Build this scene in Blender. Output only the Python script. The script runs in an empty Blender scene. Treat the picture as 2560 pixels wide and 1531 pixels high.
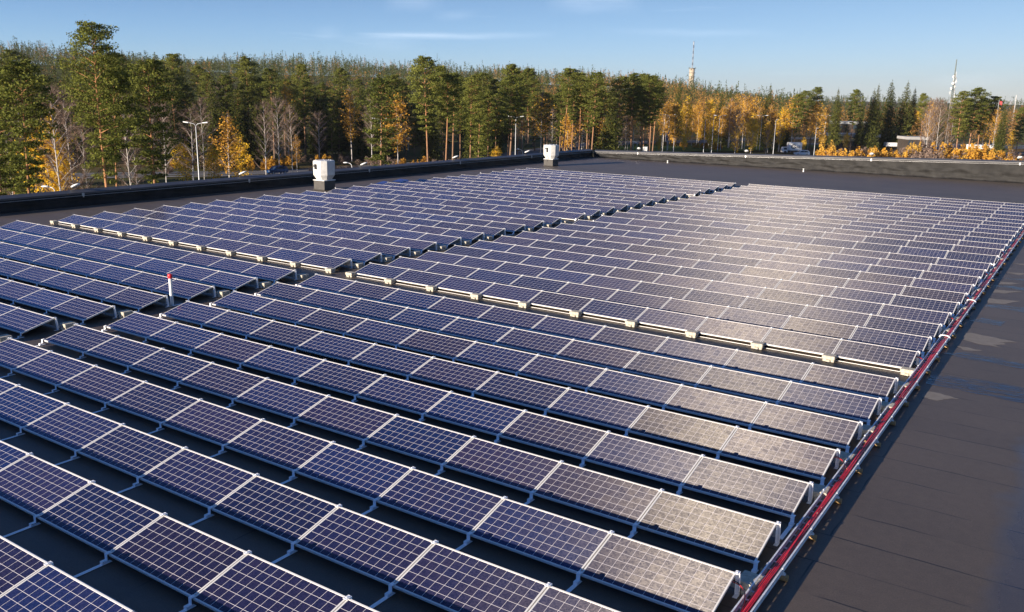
import bpy, bmesh, math, random
import numpy as np
from mathutils import Vector, Matrix
C = bpy.context.scene.collection
R = math.radians
rng = random.Random(11)
nrg = np.random.default_rng(5)

# ------------------------------------------------------------------ camera frame
F, YAW, PITCH, ROLL, CH = 2192.0, R(33.767), R(13.505), R(1.095), 6.83
def cam_axes():
    cy, sy = math.cos(YAW), math.sin(YAW)
    fwd = Vector((-sy*math.cos(PITCH), cy*math.cos(PITCH), -math.sin(PITCH)))
    right = Vector((cy, sy, 0)); up = right.cross(fwd)
    return right*math.cos(ROLL)+up*math.sin(ROLL), -right*math.sin(ROLL)+up*math.cos(ROLL), fwd
AR, AU, AF = cam_axes()
def ray(px, py): return AF*F + AR*(px-1280) - AU*(py-765.5)
def at_z(px, py, z):
    d = ray(px, py); t = (z-CH)/d.z; return Vector((d.x*t, d.y*t, z))
def at_d(px, py, dist):
    d = ray(px, py); t = dist/math.hypot(d.x, d.y); return Vector((d.x*t, d.y*t, CH+d.z*t))
def to_px(p):
    v = Vector(p)-Vector((0, 0, CH)); z = v.dot(AF)
    if z < .1: return None
    return 1280+F*v.dot(AR)/z, 765.5-F*v.dot(AU)/z, z

# ------------------------------------------------------------------ helpers
def tag(o, label=None, cat=None, group=None, kind=None):
    if label: o['label'] = label
    if cat: o['category'] = cat
    if group: o['group'] = group
    if kind: o['kind'] = kind
    return o
def empty(name, loc=(0, 0, 0), rz=0):
    o = bpy.data.objects.new(name, None); C.objects.link(o)
    o.location = loc; o.rotation_euler = (0, 0, rz); o.empty_display_size = .2
    return o
class MB:
    def __init__(s): s.v = []; s.f = []; s.m = []; s.smooth = []
    def add(s, vs, fs, mi=0, sm=False):
        b = len(s.v); s.v += [tuple(v) for v in vs]
        for f in fs: s.f.append(tuple(b+i for i in f)); s.m.append(mi); s.smooth.append(sm)
    def box(s, x0, x1, y0, y1, z0, z1, mi=0, M=None):
        vs = [Vector((x, y, z)) for z in (z0, z1) for y in (y0, y1) for x in (x0, x1)]
        if M: vs = [M @ v for v in vs]
        s.add(vs, [(0, 2, 3, 1), (4, 5, 7, 6), (0, 1, 5, 4), (2, 6, 7, 3), (0, 4, 6, 2), (1, 3, 7, 5)], mi)
    def bbox(s, x0, x1, y0, y1, z0, z1, b=.01, mi=0, M=None):   # chamfered box
        bm = bmesh.new(); bmesh.ops.create_cube(bm, size=1)
        for v in bm.verts: v.co = Vector(((x0+x1)/2+v.co.x*(x1-x0), (y0+y1)/2+v.co.y*(y1-y0), (z0+z1)/2+v.co.z*(z1-z0)))
        bmesh.ops.bevel(bm, geom=bm.edges[:], offset=b, segments=1, affect='EDGES')
        if M: bm.transform(M)
        bm.verts.index_update(); s.add([v.co.copy() for v in bm.verts], [[v.index for v in f.verts] for f in bm.faces], mi); bm.free()
    def tube(s, pts, rad, n=6, mi=0, sm=True, cap=True):
        pts = [Vector(p) for p in pts]; k = len(pts)
        rad = rad if isinstance(rad, (list, tuple)) else [rad]*k
        vs = []
        for i, p in enumerate(pts):
            t = (pts[min(i+1, k-1)]-pts[max(i-1, 0)]).normalized()
            a = Vector((0, 0, 1)) if abs(t.z) < .9 else Vector((1, 0, 0))
            u = t.cross(a).normalized(); w = t.cross(u)
            for j in range(n):
                an = 2*math.pi*j/n; vs.append(p+(u*math.cos(an)+w*math.sin(an))*rad[i])
        fs = [(i*n+j, i*n+(j+1) % n, (i+1)*n+(j+1) % n, (i+1)*n+j) for i in range(k-1) for j in range(n)]
        s.add(vs, fs, mi, sm)
        if cap: s.add(vs[:n], [tuple(range(n))], mi); s.add(vs[-n:], [tuple(range(n))[::-1]], mi)
    def lathe(s, prof, n=24, mi=0, c=(0, 0, 0), sm=True):
        vs = []
        for r, z in prof:
            for j in range(n):
                a = 2*math.pi*(j+.5)/n; vs.append((c[0]+r*math.cos(a), c[1]+r*math.sin(a), c[2]+z))
        k = len(prof)
        s.add(vs, [(i*n+j, i*n+(j+1) % n, (i+1)*n+(j+1) % n, (i+1)*n+j) for i in range(k-1) for j in range(n)], mi, sm)
    def prism(s, poly, a0, a1, axis='x', mi=0):
        n = len(poly); vs = []
        for a in (a0, a1):
            for (p, q) in poly: vs.append({'x': (a, p, q), 'y': (p, a, q), 'z': (p, q, a)}[axis])
        s.add(vs, [tuple(range(n))[::-1], tuple(range(n, 2*n))]+[(i, (i+1) % n, n+(i+1) % n, n+i) for i in range(n)], mi)
    def mesh(s, name, mats):
        me = bpy.data.meshes.new(name); me.from_pydata(s.v, [], s.f)
        for m in mats if isinstance(mats, (list, tuple)) else [mats]: me.materials.append(m)
        me.polygons.foreach_set('material_index', s.m); me.polygons.foreach_set('use_smooth', s.smooth)
        me.update(); return me
    def build(s, name, mats, parent=None, loc=None):
        bm = None; o = bpy.data.objects.new(name, s.mesh(name, mats)); C.objects.link(o)
        if parent: o.parent = parent
        if loc is not None: o.location = loc
        return o
def fixn(o):
    bm = bmesh.new(); bm.from_mesh(o.data); bmesh.ops.recalc_face_normals(bm, faces=bm.faces[:]); bm.to_mesh(o.data); bm.free(); return o
def obj(name, me, parent=None, loc=(0, 0, 0)):
    o = bpy.data.objects.new(name, me); C.objects.link(o); o.location = loc
    if parent: o.parent = parent
    return o
def tri_mesh(name, V, T, mats, mi=None):
    me = bpy.data.meshes.new(name); n = len(T)
    me.vertices.add(len(V)); me.vertices.foreach_set('co', np.asarray(V, np.float32).ravel())
    me.loops.add(n*3); me.loops.foreach_set('vertex_index', np.asarray(T, np.int32).ravel())
    me.polygons.add(n); me.polygons.foreach_set('loop_start', np.arange(0, n*3, 3, dtype=np.int32))
    me.polygons.foreach_set('loop_total', np.full(n, 3, np.int32))
    for m in mats if isinstance(mats, (list, tuple)) else [mats]: me.materials.append(m)
    if mi is not None: me.polygons.foreach_set('material_index', np.asarray(mi, np.int32))
    me.update(calc_edges=True); me.validate(); return me

# ------------------------------------------------------------------ materials
def nodes(name):
    m = bpy.data.materials.new(name); m.use_nodes = True; nt = m.node_tree; nt.nodes.clear()
    out = nt.nodes.new('ShaderNodeOutputMaterial')
    return m, nt, out
class NT:
    def __init__(s, nt): s.nt = nt
    def n(s, t, ins=None, **kw):
        x = s.nt.nodes.new('ShaderNode'+t)
        for k, v in kw.items(): setattr(x, k, v)
        if ins:
            for k, v in ins.items():
                if hasattr(v, 'is_linked') or hasattr(v, 'links'): s.nt.links.new(v, x.inputs[k])
                else: x.inputs[k].default_value = v
        return x
    def math(s, op, a, b=0., c=0.):
        return s.n('Math', {0: a, 1: b, 2: c}, operation=op).outputs[0]
    def mix(s, f, a, b):
        x = s.nt.nodes.new('ShaderNodeMix'); x.data_type = 'RGBA'
        for k, v in ((0, f), (6, a), (7, b)):
            if hasattr(v, 'links'): s.nt.links.new(v, x.inputs[k])
            else: x.inputs[k].default_value = v if k == 0 else (*v, 1)
        return x.outputs[2]
def pmat(name, col, rough=.6, metal=0., var=.12, scale=3., spec=.5, bump=0., bscale=40., col2=None, coord='Object', stretch=None):
    m, nt, out = nodes(name); g = NT(nt)
    tc = g.n('TexCoord').outputs[coord]
    if stretch: tc = g.n('Mapping', {0: tc, 3: stretch}).outputs[0]
    no = g.n('TexNoise', {0: tc, 'Scale': scale, 'Detail': 5., 'Roughness': .6}).outputs[0]
    f = g.n('MapRange', {0: no, 1: .3, 2: .7}).outputs[0]
    c2 = col2 or tuple(c*(1-var*1.6) for c in col); c1 = col if col2 else tuple(min(1, c*(1+var)) for c in col)
    c = g.mix(f, c2, c1)
    p = g.n('BsdfPrincipled', {'Base Color': c, 'Roughness': rough, 'Metallic': metal, 'Specular IOR Level': spec})
    if bump:
        nb = g.n('TexNoise', {0: tc, 'Scale': bscale, 'Detail': 4.}).outputs[0]
        b = g.n('Bump', {'Height': nb, 'Strength': bump, 'Distance': .02}); nt.links.new(b.outputs[0], p.inputs['Normal'])
    nt.links.new(p.outputs[0], out.inputs[0]); return m
M = {}
M['alu'] = pmat('anodised_aluminium', (.76, .74, .70), .42, .1, .05, 2.)
M['steel'] = pmat('galvanised_steel', (.80, .82, .84), .45, .15, .14, 9.)
M['zinc'] = pmat('bright_zinc_strip', (.92, .93, .94), .5, 0, .03, 9.)
M['backsheet'] = pmat('white_backsheet', (.55, .55, .55), .6)
M['block'] = pmat('concrete_block', (.50, .455, .36), .85, 0, .2, 14., bump=.6, bscale=60)
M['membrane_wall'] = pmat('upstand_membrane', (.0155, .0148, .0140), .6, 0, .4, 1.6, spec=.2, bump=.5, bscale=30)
M['cap'] = pmat('parapet_capping', (.085, .085, .09), .5, .2, .15, .8)
M['rail'] = pmat('rail_metal', (.52, .52, .52), .35, .5)
M['white'] = pmat('white_paint', (.78, .78, .76), .45, 0, .05, 5)
M['lampgrey'] = pmat('lamp_grey', (.55, .57, .58), .4, .3, .05)
M['black'] = pmat('black_rubber', (.02, .02, .022), .5)
M['red'] = pmat('red_cable_jacket', (.82, .025, .04), .4, 0, .25, 3)
M['darkcable'] = pmat('black_cable_jacket', (.03, .028, .04), .4)
M['redcap'] = pmat('red_plastic', (.75, .03, .04), .4)
M['wood'] = pmat('brown_timber', (.42, .26, .11), .7, 0, .3, 20)
M['pole'] = pmat('lamp_pole_grey', (.42, .44, .46), .45, .4, .08)
M['concrete'] = pmat('tower_concrete', (.44, .36, .26), .9, 0, .12, .12)
M['plinth'] = pmat('plinth_felt', (.06, .055, .05), .7)

def panel_material():
    m, nt, out = nodes('silicon_cells'); g = NT(nt)
    uv = g.n('UVMap').outputs[0]; s = g.n('SeparateXYZ', {0: uv})
    cu = g.math('DIVIDE', s.outputs[0], 1.905/12); cv = g.math('DIVIDE', s.outputs[1], .94/6)
    def edge(c, w):
        fr = g.math('FRACT', c); d = g.math('MINIMUM', fr, g.math('SUBTRACT', 1., fr))
        return g.n('MapRange', {0: d, 1: w*.75, 2: w*1.25, 3: 1., 4: 0.}).outputs[0]
    line = g.math('MAXIMUM', edge(cu, .0135), edge(cv, .017))
    rnd = g.math('ADD', g.n('ObjectInfo').outputs['Random'], g.math('MULTIPLY', g.n('NewGeometry').outputs['Random Per Island'], 7.31))
    cell = g.n('CombineXYZ', {0: g.math('FLOOR', cu), 1: g.math('FLOOR', cv), 2: g.math('MULTIPLY', rnd, 91.7)}).outputs[0]
    wn = g.n('TexWhiteNoise', {0: cell}, noise_dimensions='3D')
    pw = g.n('TexWhiteNoise', {1: g.math('MULTIPLY', rnd, 33.3)}, noise_dimensions='1D').outputs[0]
    off = g.n('VectorMath', {0: uv, 1: g.n('CombineXYZ', {0: g.math('MULTIPLY', rnd, 50.)}).outputs[0]}, operation='ADD').outputs[0]
    gr = g.n('TexVoronoi', {0: off, 'Scale': 46.}).outputs['Color']
    gs = g.n('SeparateColor', {0: gr}).outputs[0]
    tint = g.math('MULTIPLY_ADD', wn.outputs[0], .26, g.math('MULTIPLY_ADD', pw, .62, g.math('MULTIPLY', gs, .22)))
    col = g.mix(tint, (.006, .020, .088), (.026, .019, .052))
    pw2 = g.n('TexWhiteNoise', {1: g.math('MULTIPLY', rnd, 71.9)}, noise_dimensions='1D').outputs[0]
    bright = g.math('MULTIPLY', g.math('MULTIPLY_ADD', pw2, .5, .72), g.math('MULTIPLY_ADD', gs, .40, .76))
    col = g.n('VectorMath', {0: col, 3: bright}, operation='SCALE').outputs[0]
    white = g.n('VectorMath', {0: (.62, .60, .62), 1: (0, 0, 0)}, operation='ADD').outputs[0]
    base = g.mix(line, (0, 0, 0), (.88, .82, .80)); base = g.n('VectorMath', {0: base, 1: g.n('VectorMath', {0: col, 3: g.math('SUBTRACT', 1., line)}, operation='SCALE').outputs[0]}, operation='ADD').outputs[0]
    p = g.n('BsdfPrincipled', {'Base Color': base, 'Roughness': .14, 'IOR': 1.42})
    # silver contact fingers run along the panel's long side: fine parallel cylinders -> anisotropic gloss
    tan = g.n('Tangent', direction_type='UV_MAP')
    fing = g.math('MULTIPLY', g.math('SUBTRACT', 1., line), g.math('MULTIPLY', g.math('MULTIPLY_ADD', pw, .40, .78), g.math('MULTIPLY_ADD', wn.outputs[0], .26, g.math('MULTIPLY_ADD', gs, .75, .35))))
    gc = g.n('VectorMath', {0: (GL*.96, GL*.88, GL*.74), 3: fing}, operation='SCALE').outputs[0]
    an = g.n('BsdfAnisotropic', {'Color': gc, 'Roughness': GR, 'Anisotropy': GA, 'Rotation': g.math('MULTIPLY', g.math('SUBTRACT', pw, .5), .006)}, distribution='BECKMANN')
    nt.links.new(tan.outputs[0], an.inputs['Tangent'])
    # flank of the rounded finger profile: normal leaned down the slope, at right angles to the finger
    nn = g.n('NewGeometry').outputs['Normal']; bb = g.n('VectorMath', {0: nn, 1: tan.outputs[0]}, operation='CROSS_PRODUCT').outputs[0]
    fl = g.n('VectorMath', {0: g.n('VectorMath', {0: nn, 3: math.cos(R(FLANK))}, operation='SCALE').outputs[0], 1: g.n('VectorMath', {0: bb, 3: -math.sin(R(FLANK))}, operation='SCALE').outputs[0]}, operation='ADD').outputs[0]
    nt.links.new(fl, an.inputs['Normal'])
    an2 = g.n('BsdfAnisotropic', {'Color': g.n('VectorMath', {0: (.0168, .0160, .0142), 3: fing}, operation='SCALE').outputs[0], 'Roughness': .44, 'Anisotropy': .77}, distribution='BECKMANN')
    nt.links.new(tan.outputs[0], an2.inputs['Tangent']); nt.links.new(fl, an2.inputs['Normal'])
    add = g.n('AddShader', {0: p.outputs[0], 1: g.n('AddShader', {0: an.outputs[0], 1: an2.outputs[0]}).outputs[0]})
    nt.links.new(add.outputs[0], out.inputs[0]); return m
FLANK = 62
GL, GR, GA, GROT = .012, .51, .674, 0.
M['cells'] = panel_material()

def roof_material():
    m, nt, out = nodes('bitumen_felt'); g = NT(nt)
    pos = g.n('NewGeometry').outputs['Position']
    br = g.n('TexBrick', {0: pos, 'Scale': 1., 'Mortar Size': .016, 'Mortar Smooth': .3, 'Brick Width': 7.6, 'Row Height': .98}, offset=.37, offset_frequency=2)
    nt.links.new(g.n('VectorMath', {0: pos, 1: g.n('VectorMath', {0: g.n('TexNoise', {0: pos, 'Scale': 1.1, 'Detail': 3.}).outputs[1], 3: .09}, operation='SCALE').outputs[0]}, operation='ADD').outputs[0], br.inputs[0])
    br.inputs['Color1'].default_value = (.0, 0, 0, 1); br.inputs['Color2'].default_value = (1, 1, 1, 1); br.inputs['Mortar'].default_value = (.5, .5, .5, 1)
    strip = g.n('SeparateColor', {0: br.outputs[0]}).outputs[0]
    big = g.n('TexNoise', {0: pos, 'Scale': .22, 'Detail': 4.}).outputs[0]
    fine = g.n('TexNoise', {0: pos, 'Scale': 38., 'Detail': 4., 'Roughness': .85}).outputs[0]
    mid = g.n('TexNoise', {0: pos, 'Scale': 6., 'Detail': 5.}).outputs[0]
    v = g.math('ADD', g.math('MULTIPLY', strip, .18), g.math('ADD', g.math('MULTIPLY', big, .55), g.math('MULTIPLY', mid, .42)))
    col = g.mix(g.n('MapRange', {0: v, 1: .25, 2: .75}).outputs[0], (.078, .060, .045), (.124, .096, .072))
    col = g.n('VectorMath', {0: col, 3: g.math('MULTIPLY_ADD', fine, 1.7, .10)}, operation='SCALE').outputs[0]
    seamn = g.n('MapRange', {0: g.n('TexNoise', {0: pos, 'Scale': .7, 'Detail': 2.}).outputs[0], 1: .38, 2: .58}).outputs[0]
    seam = g.math('MULTIPLY', br.outputs[1], g.math('MULTIPLY', seamn, .95))
    col = g.mix(seam, col, (.009, .009, .010))
    # ponding gutter: low strip along the right where rain stays
    xx = g.n('SeparateXYZ', {0: pos}).outputs[0]
    edge = g.math('ADD', xx, g.math('MULTIPLY', g.math('SUBTRACT', g.n('TexNoise', {0: pos, 'Scale': .8, 'Detail': 4.}).outputs[0], .5), 1.1))
    wet = g.n('MapRange', {0: edge, 1: -.75, 2: -.35}).outputs[0]
    col = g.mix(g.math('MULTIPLY', wet, .35), col, (.03, .034, .042))
    rough = g.math('ADD', g.n('MapRange', {0: wet, 3: .52, 4: .22}).outputs[0], g.math('MULTIPLY', fine, .06))
    b = g.n('Bump', {'Height': fine, 'Strength': .25, 'Distance': .004})
    p = g.n('BsdfPrincipled', {'Base Color': col, 'Roughness': rough, 'Specular IOR Level': .5, 'Normal': b.outputs[0]})
    nt.links.new(p.outputs[0], out.inputs[0]); return m
M['roof'] = roof_material()

# ------------------------------------------------------------------ world, sun, camera
SUN = Vector((-.29, -.93, .207)).normalized()
ELEV = math.asin(SUN.z)
w = bpy.data.worlds.new('World'); bpy.context.scene.world = w; w.use_nodes = True
nt = w.node_tree; nt.nodes.clear(); g = NT(nt)
sky = nt.nodes.new('ShaderNodeTexSky'); sky.sky_type = 'NISHITA'; sky.sun_disc = False
sky.sun_elevation = ELEV; sky.sun_rotation = math.atan2(SUN.x, SUN.y)
sky.altitude = 100; sky.air_density = 1.0; sky.dust_density = .1; sky.ozone_density = 3.0
SKYS = .052
gen = g.n('TexCoord').outputs['Generated']
sp = g.n('SeparateXYZ', {0: gen})
# thin cirrus: stretched noise on the dome, denser in a few streaks
azn = g.n('Mapping', {0: gen, 1: (0, 0, 0), 2: (0, 0, -YAW), 3: (2.2, 1.0, 30.)}).outputs[0]
cn = g.n('TexNoise', {0: azn, 'Scale': 2.1, 'Detail': 6., 'Roughness': .58, 'Distortion': .35}).outputs[0]
cm = g.n('MapRange', {0: cn, 1: .60, 2: .82}).outputs[0]
cm = g.math('MULTIPLY', g.math('MULTIPLY', cm, .16), g.n('MapRange', {0: sp.outputs[2], 1: -.01, 2: .05}).outputs[0])
tn = g.n('MapRange', {0: sp.outputs[2], 1: 0., 2: .30}).outputs[0]
lr = g.n('MapRange', {0: g.math('ADD', g.math('MULTIPLY', sp.outputs[0], math.cos(YAW)), g.math('MULTIPLY', sp.outputs[1], math.sin(YAW))), 1: -.5, 2: .5}).outputs[0]
hor = g.mix(lr, (.84*1.02, .97*1.36, 1.55*1.62), (.84*1.02, .97*.97, 1.55*.93))
top = g.mix(lr, (.66*1.02, .86*.92, 1.14*.95), (.66*1.2, .86*.94, 1.14*.86))
tintc = g.mix(g.n('MapRange', {0: sp.outputs[2], 1: .0, 2: .13}).outputs[0], hor, top)
tintc = g.mix(g.n('MapRange', {0: sp.outputs[2], 1: .20, 2: .36}).outputs[0], tintc, g.mix(lr, (.30, .74, 1.60), (.36, .62, 1.0)))
tintc = g.mix(g.n('MapRange', {0: sp.outputs[2], 1: .45, 2: .8}).outputs[0], tintc, (.80, .98, 1.22))
skc = g.n('VectorMath', {0: sky.outputs[0], 1: tintc}, operation='MULTIPLY').outputs[0]
cc = g.mix(cm, skc, (13., 14., 15.5))
def stroke(cc, px0, py0, px1, py1, w0, amt, col=(13., 14., 15.5)):
    a = ray(px0, py0).normalized(); b = ray(px1, py1).normalized(); mid = (a+b).normalized(); t = (b-a).normalized(); nrm = mid.cross(t).normalized(); L = (b-a).length/2
    vd = lambda v: g.n('VectorMath', {0: gen, 1: tuple(v)}, operation='DOT_PRODUCT').outputs['Value']
    wob = g.math('MULTIPLY', g.math('SUBTRACT', g.n('TexNoise', {0: g.n('Mapping', {0: gen, 3: (9., 9., 9.)}).outputs[0], 'Scale': 1., 'Detail': 3.}).outputs[0], .5), w0*3)
    u = g.math('DIVIDE', g.math('ABSOLUTE', vd(t-mid*t.dot(mid))), L); v = g.math('DIVIDE', g.math('ABSOLUTE', g.math('ADD', vd(nrm), wob)), w0)
    m = g.math('MULTIPLY', g.n('MapRange', {0: u, 1: .2, 2: 1.1, 3: 1., 4: 0.}).outputs[0], g.n('MapRange', {0: v, 1: 0., 2: 1.6, 3: 1., 4: 0.}, interpolation_type='SMOOTHSTEP').outputs[0])
    tx = g.n('TexNoise', {0: g.n('Mapping', {0: gen, 2: (0, 0, -YAW), 3: (14., 10., 120.)}).outputs[0], 'Scale': 1., 'Detail': 5., 'Roughness': .6}).outputs[0]
    m = g.math('MULTIPLY', g.math('MULTIPLY', m, amt*.36), g.n('MapRange', {0: tx, 1: .3, 2: .65, 3: .35, 4: 1.}).outputs[0])
    return g.mix(m, cc, col)
for st in ((860, 96, 1370, 88, .0035, .45), (960, 12, 1110, 6, .010, .35), (1370, 4, 1600, 2, .012, .45), (780, 80, 860, 82, .006, .22), (1500, 80, 1950, 84, .004, .2), (880, 122, 1060, 124, .010, .15), (1080, 48, 1200, 28, .005, .18), (2300, 205, 2560, 196, .006, .2)): cc = stroke(cc, *st)
bg = g.n('Background', {0: cc, 1: SKYS}); wo = g.n('OutputWorld', {0: bg.outputs[0]})
sl = bpy.data.lights.new('sun', 'SUN'); sl.energy = 4.6; sl.angle = R(.53); sl.color = (1, .86, .70)
so = bpy.data.objects.new('sun', sl); C.objects.link(so); so.rotation_euler = SUN.to_track_quat('Z', 'Y').to_euler()
cd = bpy.data.cameras.new('camera'); co = bpy.data.objects.new('camera', cd); C.objects.link(co)
cd.sensor_width = 36; cd.lens = 36*F/2560; cd.clip_end = 9000; cd.clip_start = .1
mw = Matrix((AR, AU, -AF)).transposed().to_4x4(); mw.translation = Vector((0, 0, CH)); co.matrix_world = mw
sc = bpy.context.scene; sc.camera = co
sc.view_settings.view_transform = 'Standard'; sc.view_settings.look = 'None'; sc.view_settings.exposure = 1.17; sc.view_settings.gamma = 1
sc.render.resolution_x = 1024; sc.render.resolution_y = 612

#PART2
# ------------------------------------------------------------------ roof
mb = MB()
mb.add([(-50.6, -25, 0), (14, -25, 0), (14, 92, 0), (-50.6, 92, 0)], [(0, 1, 2, 3)])
ro = mb.build('roof', M['roof']); tag(ro, kind='structure')

# ------------------------------------------------------------------ solar array
W, PL, PW, TILT, Z0, PITCHY = 1.98, 1.957, .99, R(14), .10, 1.8165
XR, XL = -3.489, -24.439
RT = Matrix.Translation((0, 0, Z0)) @ Matrix.Rotation(TILT, 4, 'X')
def pf(x, y, z): return RT @ Vector((x, y, z))
h = PL/2; lip = .024; th = .04
mb = MB()   # frame: four mitred bars with return lips
for (x0, x1, y0, y1) in ((-h, h, 0, lip), (-h, h, PW-lip, PW), (-h, -h+lip, lip, PW-lip), (h-lip, h, lip, PW-lip)):
    mb.box(x0, x1, y0, y1, 0, th, 0, RT)
me_frame = mb.mesh('panel_frame', M['alu'])
def cell_quad(M2):
    vs = [M2 @ v for v in (pf(-h+lip, lip, th-.005), pf(h-lip, lip, th-.005), pf(h-lip, PW-lip, th-.005), pf(-h+lip, PW-lip, th-.005))]
    return vs, [(0, 0), (1.905, 0), (1.905, .94), (0, .94)]
vs, uvs = cell_quad(Matrix())
me_cells = bpy.data.meshes.new('cell_sheet'); me_cells.from_pydata([tuple(v) for v in vs], [], [(0, 1, 2, 3)])
ul = me_cells.uv_layers.new(name='UVMap')
for i, u in enumerate(uvs): ul.data[i].uv = u
me_cells.materials.append(M['cells'])
yh, zh = PW*math.cos(TILT), Z0+PW*math.sin(TILT)
mb = MB()   # rear wind deflector, folded sheet behind the raised edge
poly = [(yh-.012, zh+.018), (yh+.012, zh+.022), (yh+.045, zh-.012), (yh+.115, .07), (yh+.15, .062), (yh+.15, .058), (yh+.11, .064), (yh+.038, zh-.014), (yh+.008, zh+.014), (yh-.012, zh+.012)]
mb.prism(poly, -h+.01, h-.01, 'x'); me_defl = mb.mesh('wind_deflector', M['steel'])
def foot_mesh(front=-.80):
    mb = MB(); a = .033
    mb.box(-a, a, front, .03, .008, .013)                   # strip on the felt
    mb.box(-a, a, -.125, -.120, .013, .060); mb.box(-a, a, -.120, -.045, .055, .060)
    mb.box(-a, a, -.045, -.040, .055, Z0+.052); mb.box(-a, a, -.040, .035, Z0+.052, Z0+.057)
    mb.tube([(0, 0, Z0+.057), (0, 0, Z0+.068)], .011, 6)
    return mb.mesh('front_foot', M['zinc'])
def post_mesh():
    mb = MB(); a = .033
    mb.box(-a, a, yh-.06, yh+.20, .008, .013)
    mb.prism([(yh+.03, .013), (yh+.06, .013), (yh+.028, zh+.05), (yh-.002, zh+.05)], -a, -a+.005, 'x')
    mb.prism([(yh+.03, .013), (yh+.06, .013), (yh+.028, zh+.05), (yh-.002, zh+.05)], a-.005, a, 'x')
    mb.prism([(yh+.055, .013), (yh+.062, .013), (yh+.032, zh+.052), (yh+.025, zh+.052)], -a, a, 'x')
    mb.box(-a, a, yh-.07, yh+.03, zh+.046, zh+.051)
    mb.tube([(0, yh-.03, zh+.051), (0, yh-.03, zh+.064)], .011, 6)
    return mb.mesh('rear_post', M['zinc'])
me_foot, me_foots, me_post = foot_mesh(), foot_mesh(-.16), post_mesh()
ORD = ['first', 'second', 'third', 'fourth', 'fifth', 'sixth', 'seventh', 'eighth', 'ninth', 'tenth', 'eleventh', 'twelfth', 'thirteenth', 'fourteenth', 'fifteenth', 'sixteenth', 'seventeenth', 'eighteenth', 'nineteenth', 'twentieth', 'twenty-first', 'twenty-second', 'twenty-third', 'twenty-fourth']
rows = []          # (row name, y, index, front?, first of field)
for k in range(12): rows.append((-k-1, 20.965-PITCHY*k))
y = 23.83
for k in range(1, 25):
    rows.append((k, y)); y += PITCHY+(.82 if k in (10, 19) else 0)
def row_y(k, y, side): return y+{'L': .10, 'R': 0}[side]*(1.6 if k == 1 else 1)*max(0, min(1, (60-y)/40))
cand = []
for k, y in rows:
    for side, X0 in (('R', XR), ('L', XL)):
        for c in range(10):
            x = X0-c*W-W/2; yy = row_y(k, y, side)+.0045*(X0-x)*(1 if y < 24 else .3)
            q = [to_px((x+dx*h, yy+dy, .2)) for dx in (-1, 1) for dy in (0, .96)]
            if any(a is None for a in q): continue
            inv = any(-8 < a[0] < 2568 and -8 < a[1] < 1539 for a in q) or (min(a[0] for a in q) < 0 < max(a[0] for a in q) and min(a[1] for a in q) < 1531)
            mar = any(-420 < a[0] < 2980 and -8 < a[1] < 1900 for a in q)
            if inv or mar: cand.append((0 if inv else 1, (x*x+yy*yy), k, side, c, x, yy))
cand.sort()
N_IND = 300
def row_phrase(k):
    if k < 0: return ORD[-k-1]+' row before block-lined walkway'
    return ORD[k-1]+' row beyond block-lined walkway'
sloped = R(-.22)
stuff = MB(); stuff_uv = []
first = None
for i, (o_, d_, k, side, c, x, yy) in enumerate(cand):
    short = k in (1, 11, 20)
    if i < N_IND and o_ == 0:
        az = math.degrees(math.atan2(x*math.cos(YAW)+yy*math.sin(YAW), -x*math.sin(YAW)+yy*math.cos(YAW)))
        look = 'sun-glinting' if 13 < az < 23 else ('pale blue' if az < -12 else 'blue-violet')
        col = ('panel beside' if c == 0 else ORD[c]+' panel from') + (' cable tray' if side == 'R' else ' aisle, left half')
        
        r = empty('solar_panel', (x, yy, -.045 if k in (11, 20) else 0), sloped if y < 24 else 0)
        tag(r, f'{look} {col}, {row_phrase(k)}', 'solar panel', 'solar panels in tilted rows on the roof')
        obj('frame', me_frame, r); obj('cell_sheet', me_cells, r); obj('wind_deflector', me_defl, r)
        obj('front_foot', me_foots if short else me_foot, r, (-W/2, 0, 0)); obj('rear_post', me_post, r, (-W/2, 0, 0))
        if c == 0: obj('front_foot', me_foots if short else me_foot, r, (W/2+.01, 0, 0)); obj('rear_post', me_post, r, (W/2+.01, 0, 0))
    else:
        T = Matrix.Translation((x, yy, -.045 if k in (11, 20) else 0))
        for me, mi in ((me_frame, 0), (me_defl, 1)):
            stuff.add([T @ v.co for v in me.vertices], [tuple(p.vertices) for p in me.polygons], mi)
        n0 = len(stuff.f); stuff.add([T @ v.co for v in me_cells.vertices], [(0, 1, 2, 3)], 2); stuff_uv.append(n0)
        if c in (0, 9):
            for dx in ((-W/2,) if c == 9 else (W/2+.01,)):
                T2 = Matrix.Translation((x+dx, yy, 0))
                for me in (me_foots if short else me_foot, me_post): stuff.add([T2 @ v.co for v in me.vertices], [tuple(p.vertices) for p in me.polygons], 1)
so_ = stuff.build('solar_panels', [M['alu'], M['steel'], M['cells']])
ul = so_.data.uv_layers.new(name='UVMap')
for pi in stuff_uv:
    for li, u in zip(so_.data.polygons[pi].loop_indices, uvs): ul.data[li].uv = u
tag(so_, 'far rows of blue solar panels stretching to the back of the roof', 'solar panels', kind='stuff')


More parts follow.
